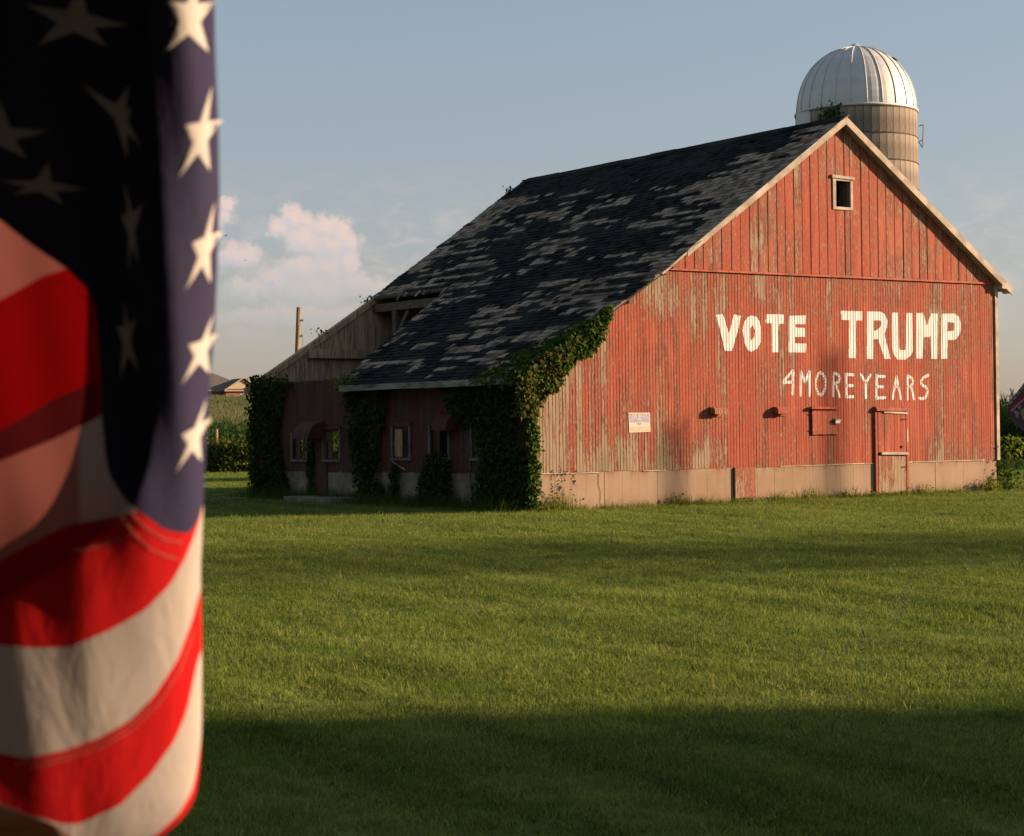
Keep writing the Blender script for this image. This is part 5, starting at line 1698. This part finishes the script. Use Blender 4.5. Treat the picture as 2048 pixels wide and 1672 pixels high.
red_b = below(white_b, [(-170, 1270), (0, 1290), (70, 1296), (140, 1294), (220, 1260), (290, 1220), (340, 1170), (370, 1118), (386, 1078), (398, 1046), (410, 990), (EDGE, 900)])
white_c = curve([(-170, 1440), (0, 1506), (50, 1516), (130, 1500), (200, 1475), (260, 1440), (310, 1390), (355, 1320), (385, 1240), (402, 1172), (EDGE, 1080)])
red_c = curve([(-170, 1520), (0, 1605), (60, 1630), (130, 1648), (160, 1647), (240, 1610), (300, 1550), (350, 1480), (375, 1420), (390, 1345), (402, 1300), (EDGE, 1200)])
white_d = curve([(-170, 1521), (0, 1606), (60, 1631), (110, 1650), (165, 1694), (240, 1712), (320, 1664), (360, 1625), (388, 1575), (400, 1500), (407, 1440), (EDGE, 1350)])
red_d = curve([(-170, 1522), (0, 1607), (60, 1632), (110, 1651), (200, 1735), (300, 1700), (350, 1668), (390, 1610), (EDGE, 1560)])

def strip(name, top, bot, mat, ny, y_lo=-260, x0=-200, x1=500):
    """a sewn piece of the flag between two seams, wrapped round the outer fold"""
    cols = []
    xs = list(np.linspace(-170, 240, 56)) + list(np.linspace(243, 470, 90))
    xs = [x for x in xs if x0 <= x <= x1]
    grid = []
    for x in xs:
        a, b_ = (top(x) if top else y_lo), bot(x)
        colm = []
        for j in range(ny + 1):
            y = a + (b_ - a) * j / ny
            xr = tab(XR, y)
            if x > xr - 0.5:
                back = min((x - xr + 0.5) / 60.0, 0.10)
                colm.append(wrap(x, y, back))
            else:
                colm.append(cpoint(x, y))
        grid.append((colm, abs(b_ - a) > 0.05))
    mb = MB()
    m = ny + 1
    for colm, _ in grid: mb.v += colm
    for i in range(len(xs) - 1):
        if not (grid[i][1] or grid[i + 1][1]): continue
        for j in range(ny):
            mb.f.append((i * m + j, (i + 1) * m + j, (i + 1) * m + j + 1, i * m + j + 1)); mb.m.append(0)
    return mb.build(name, mat, flag, True)
strip('canton', None, canton_bottom, M['f_blue'], 90)
strip('white_stripe', canton_bottom, white_a, M['f_pink'], 14)
strip('red_stripe', white_a, red_a, M['f_red'], 24)
strip('hem', red_a, seam_a, M['f_seam'], 10)
strip('white_stripe', seam_a, white_b, M['f_pink'], 24, x1=165)
strip('white_fold', seam_a, white_b, M['f_white'], 24, x0=157)
strip('red_stripe', white_b, red_b, M['f_red'], 24)
strip('white_stripe', red_b, white_c, M['f_white'], 30)
strip('red_stripe', white_c, red_c, M['f_red'], 26)
strip('white_stripe', red_c, white_d, M['f_white'], 26)
strip('red_stripe', white_d, red_d, M['f_red'], 10)

def star(pts10, c):
    """embroidered star: outline points and a raised middle"""
    mb = MB()
    def dense(p, q, n=5): return [(p[0] + (q[0] - p[0]) * i / n, p[1] + (q[1] - p[1]) * i / n) for i in range(n)]
    out = []
    for p, q in zip(pts10, pts10[1:] + pts10[:1]): out += dense(p, q)
    rings = []
    for s_, off in ((1.0, 0.8), (0.88, 1.8), (0.5, 2.2), (0.15, 2.4)):
        b0 = len(mb.v)
        for (x, y) in out:
            x2, y2 = c[0] + (x - c[0]) * s_, c[1] + (y - c[1]) * s_
            xr = tab(XR, y2)
            x2 = min(x2, xr + 4)
            e = max(0.0, x2 - (xr - 2))
            p = list(cpoint(x2, y2, off)); p[0] += e * FK
            mb.v.append(tuple(p))
        rings.append(b0)
    n = len(out)
    for a, b_ in zip(rings, rings[1:]):
        for k_ in range(n): mb.f.append((a + k_, a + (k_ + 1) % n, b_ + (k_ + 1) % n, b_ + k_)); mb.m.append(0)
    mb.f.append(tuple(rings[-1] + k_ for k_ in range(n))); mb.m.append(0)
    mb.build('star', M['f_star'], flag, True)
# tips run: top, right, lower right, lower left, left; notches between them
def star5(top, rt, lr, ll, lf, fat=0.40):
    tips = [top, rt, lr, ll, lf]
    c = (sum(p[0] for p in tips) / 5, sum(p[1] for p in tips) / 5)
    o = []
    for i in range(5):
        a, b_ = tips[i], tips[(i + 1) % 5]
        mx, my = (a[0] + b_[0]) / 2, (a[1] + b_[1]) / 2
        o += [a, (c[0] + (mx - c[0]) * fat, c[1] + (my - c[1]) * fat)]
    star(o, c)
star5((395, -50), (428, 4), (417, 104), (328, 106), (333, 2), 0.48)
star5((424, 172), (441, 240), (420, 342), (356, 356), (369, 250), 0.45)
star5((430, 402), (442, 462), (421, 566), (371, 580), (384, 486), 0.45)
star5((427, 628), (436, 662), (419, 748), (362, 770), (377, 690), 0.45)
star5((414, 796), (421, 834), (403, 922), (350, 946), (363, 870), 0.45)
star5((160, -30), (258, 50), (212, 92), (75, 90), (52, 8), 0.42)
star5((258, 172), (262, 215), (283, 295), (254, 318), (163, 168), 0.40)
star5((0, 200), (98, 262), (54, 318), (-60, 320), (-90, 250), 0.40)
star5((96, 325), (170, 378), (126, 410), (26, 388), (0, 362), 0.40)
star5((248, 362), (286, 408), (276, 528), (256, 545), (242, 430), 0.42)
star5((249, 600), (271, 634), (276, 742), (240, 758), (232, 650), 0.42)

def thread(pts, dashed=True):
    mb = MB()
    P_ = []
    for (a, b_) in zip(pts, pts[1:]):
        n = max(2, int(math.hypot(b_[0] - a[0], b_[1] - a[1]) / 4))
        P_ += [(a[0] + (b_[0] - a[0]) * i / n, a[1] + (b_[1] - a[1]) * i / n) for i in range(n)]
    for i in range(0, len(P_) - 1):
        if dashed and i % 3 == 2: continue
        mb.tube([cpoint(*P_[i], 1.6), cpoint(*P_[i + 1], 1.6)], 0.0004, 4)
    mb.build('stitching', M['f_thread'], flag)
thread([(10, 1150), (70, 1116), (130, 1106), (200, 1092), (262, 1070)])
thread([(150, 1062), (200, 1050), (262, 1038)])
thread([(238, 1030), (270, 1070), (300, 1098), (330, 1112), (362, 1120)])
thread([(262, 1026), (292, 1056), (330, 1080), (372, 1086)])
thread([(60, 1536), (130, 1520), (200, 1496), (262, 1460), (315, 1410), (360, 1340), (388, 1262)])
thread([(30, 1530), (120, 1512), (195, 1487), (255, 1452), (305, 1402)])
thread([(0, 625), (60, 585), (110, 562), (150, 572), (185, 620)])
mb = MB(); mb.tube([((-215 - 1024) * FK, 0.03, -2.0), ((-215 - 1024) * FK, 0.03, 0.9)], 0.014, 12)
mb.build('pole', simple('flag_pole_white', (0.6, 0.58, 0.55), 0.5, 0.1), flag, True)

# wooden rail end under the flag
rail = empty('wooden_rail', (-0.585, 1.62, 1.362)); tag(rail, 'varnished brown wooden rail end showing under the flag in the corner', 'rail')
M['varnish'] = simple('varnished_wood', (0.34, 0.15, 0.04), 0.6, 0.35, 12, stretch=(1, 4, 4))
mb = MB()
for i in range(9):
    a = math.pi * i / 8
    mb.v += [(-0.5, 0.035 * math.cos(a), 0.030 * math.sin(a) + 0.02), (0.205 - 0.02 * i * (8 - i) / 16, 0.035 * math.cos(a), 0.030 * math.sin(a) - 0.012)]
for i in range(8): mb.f.append((2 * i, 2 * i + 1, 2 * i + 3, 2 * i + 2)); mb.m.append(0)
mb.f.append(tuple(2 * i + 1 for i in range(9))); mb.m.append(0)
mb.build('handrail', M['varnish'], rail, True)
mb = MB(); mb.hexa([(-0.5, -0.03, -0.30), (0.20, -0.03, -0.30), (0.20, 0.03, -0.30), (-0.5, 0.03, -0.30), (-0.5, -0.03, 0.015), (0.20, -0.03, -0.015), (0.20, 0.03, -0.015), (-0.5, 0.03, 0.015)])
mb.build('under_rail', M['dark_in'], rail)

# ------------------------------------------------------------------ second flag, cut by the right edge
F2 = empty('flag', (3.17, 11.8, 1.8)); tag(F2, 'dark printed flag with red bars drooping in at the right edge', 'flag')
g2 = 11.8 / 3763.0
M['g_dark'] = cloth_mat('flag_charcoal', (0.09, 0.065, 0.06), 0.25)
M['g_red'] = cloth_mat('flag_print_red', (0.36, 0.05, 0.06), 0.3)
M['g_grey'] = cloth_mat('flag_print_grey', (0.36, 0.36, 0.40), 0.3)
M['g_tan'] = cloth_mat('flag_print_tan', (0.50, 0.27, 0.15), 0.3)
def p2(x, y, off=0.0):
    """x right, y down, in units of 3 mm from the camera axis line"""
    w = 5.0 * math.sin((x - 2016) / 19.0 + (y - 800) / 34.0) + 0.10 * (x - 2016)
    return ((x - 1024 + 13 * 0) * g2 - 3.17, (w - off) * g2, (846 - 13.6 * (x - 1024) / 1008 - y + 0) * g2 - 0.1)
def sheet2(name, poly, mat, off):
    bm_pts = poly
    mb = MB()
    # fan of thin slices from left to right so that the cloth can ripple
    xs = sorted({p[0] for p in poly} | set(np.arange(min(p[0] for p in poly), max(p[0] for p in poly), 6.0)))
    for a, b_ in zip(xs, xs[1:]):
        sa, sb = spans([poly], a + 1e-4), spans([poly], b_ - 1e-4)
        if not sa or not sb: continue
        for (u, v), (w, z) in zip(sa, sb):
            n = max(1, int((max(v, z) - min(u, w)) / 10))
            for j in range(n):
                f0, f1 = j / n, (j + 1) / n
                mb.poly([p2(a, u + (v - u) * f0, off), p2(b_, w + (z - w) * f0, off), p2(b_, w + (z - w) * f1, off), p2(a, u + (v - u) * f1, off)])
    return mb.build(name, mat, F2, True)
sheet2('cloth', [(2016, 812), (2030, 791), (2048, 769), (2080, 720), (2200, 640), (2300, 700), (2290, 860), (2180, 900), (2100, 880), (2048, 862), (2030, 850), (2021, 836)], M['g_dark'], 0)
sheet2('red_bar', [(2018, 818), (2050, 788), (2110, 745), (2110, 762), (2052, 802), (2022, 830)], M['g_red'], 0.8)
sheet2('white_line', [(2022, 820), (2052, 795), (2110, 752), (2110, 755), (2052, 798), (2024, 824)], M['g_grey'], 1.4)
for (x, y) in ((2018, 806), (2026, 797), (2034, 787), (2042, 777)):
    sheet2('dash', [(x, y), (x + 6, y - 5), (x + 9, y - 2), (x + 3, y + 4)], M['g_grey'], 1.4)
L4 = [[(2027, 821), (2030, 821), (2041, 824), (2041, 827), (2037, 829), (2037, 835), (2034, 836)], ]
sheet2('printed_letter', [(2027.5, 821.5), (2032, 821), (2040, 824.5), (2040.5, 828), (2037.5, 829.5), (2038, 835), (2034, 836.5), (2032, 829)], M['g_grey'], 1.4)
sheet2('printed_letter', [(2038, 814), (2043, 811), (2046, 812), (2042, 815), (2041.5, 818), (2044, 819), (2041, 820), (2038.5, 818)], M['g_grey'], 1.4)
sheet2('printed_patch', [(2042, 823), (2046, 817), (2056, 815), (2070, 822), (2070, 845), (2056, 848), (2046, 838)], M['g_tan'], 1.4)
mb = MB(); mb.tube([(1.05, 0.06, -1.8), (1.05, 0.06, 1.4)], 0.02, 10); mb.build('pole', M['polewood'], F2, True)
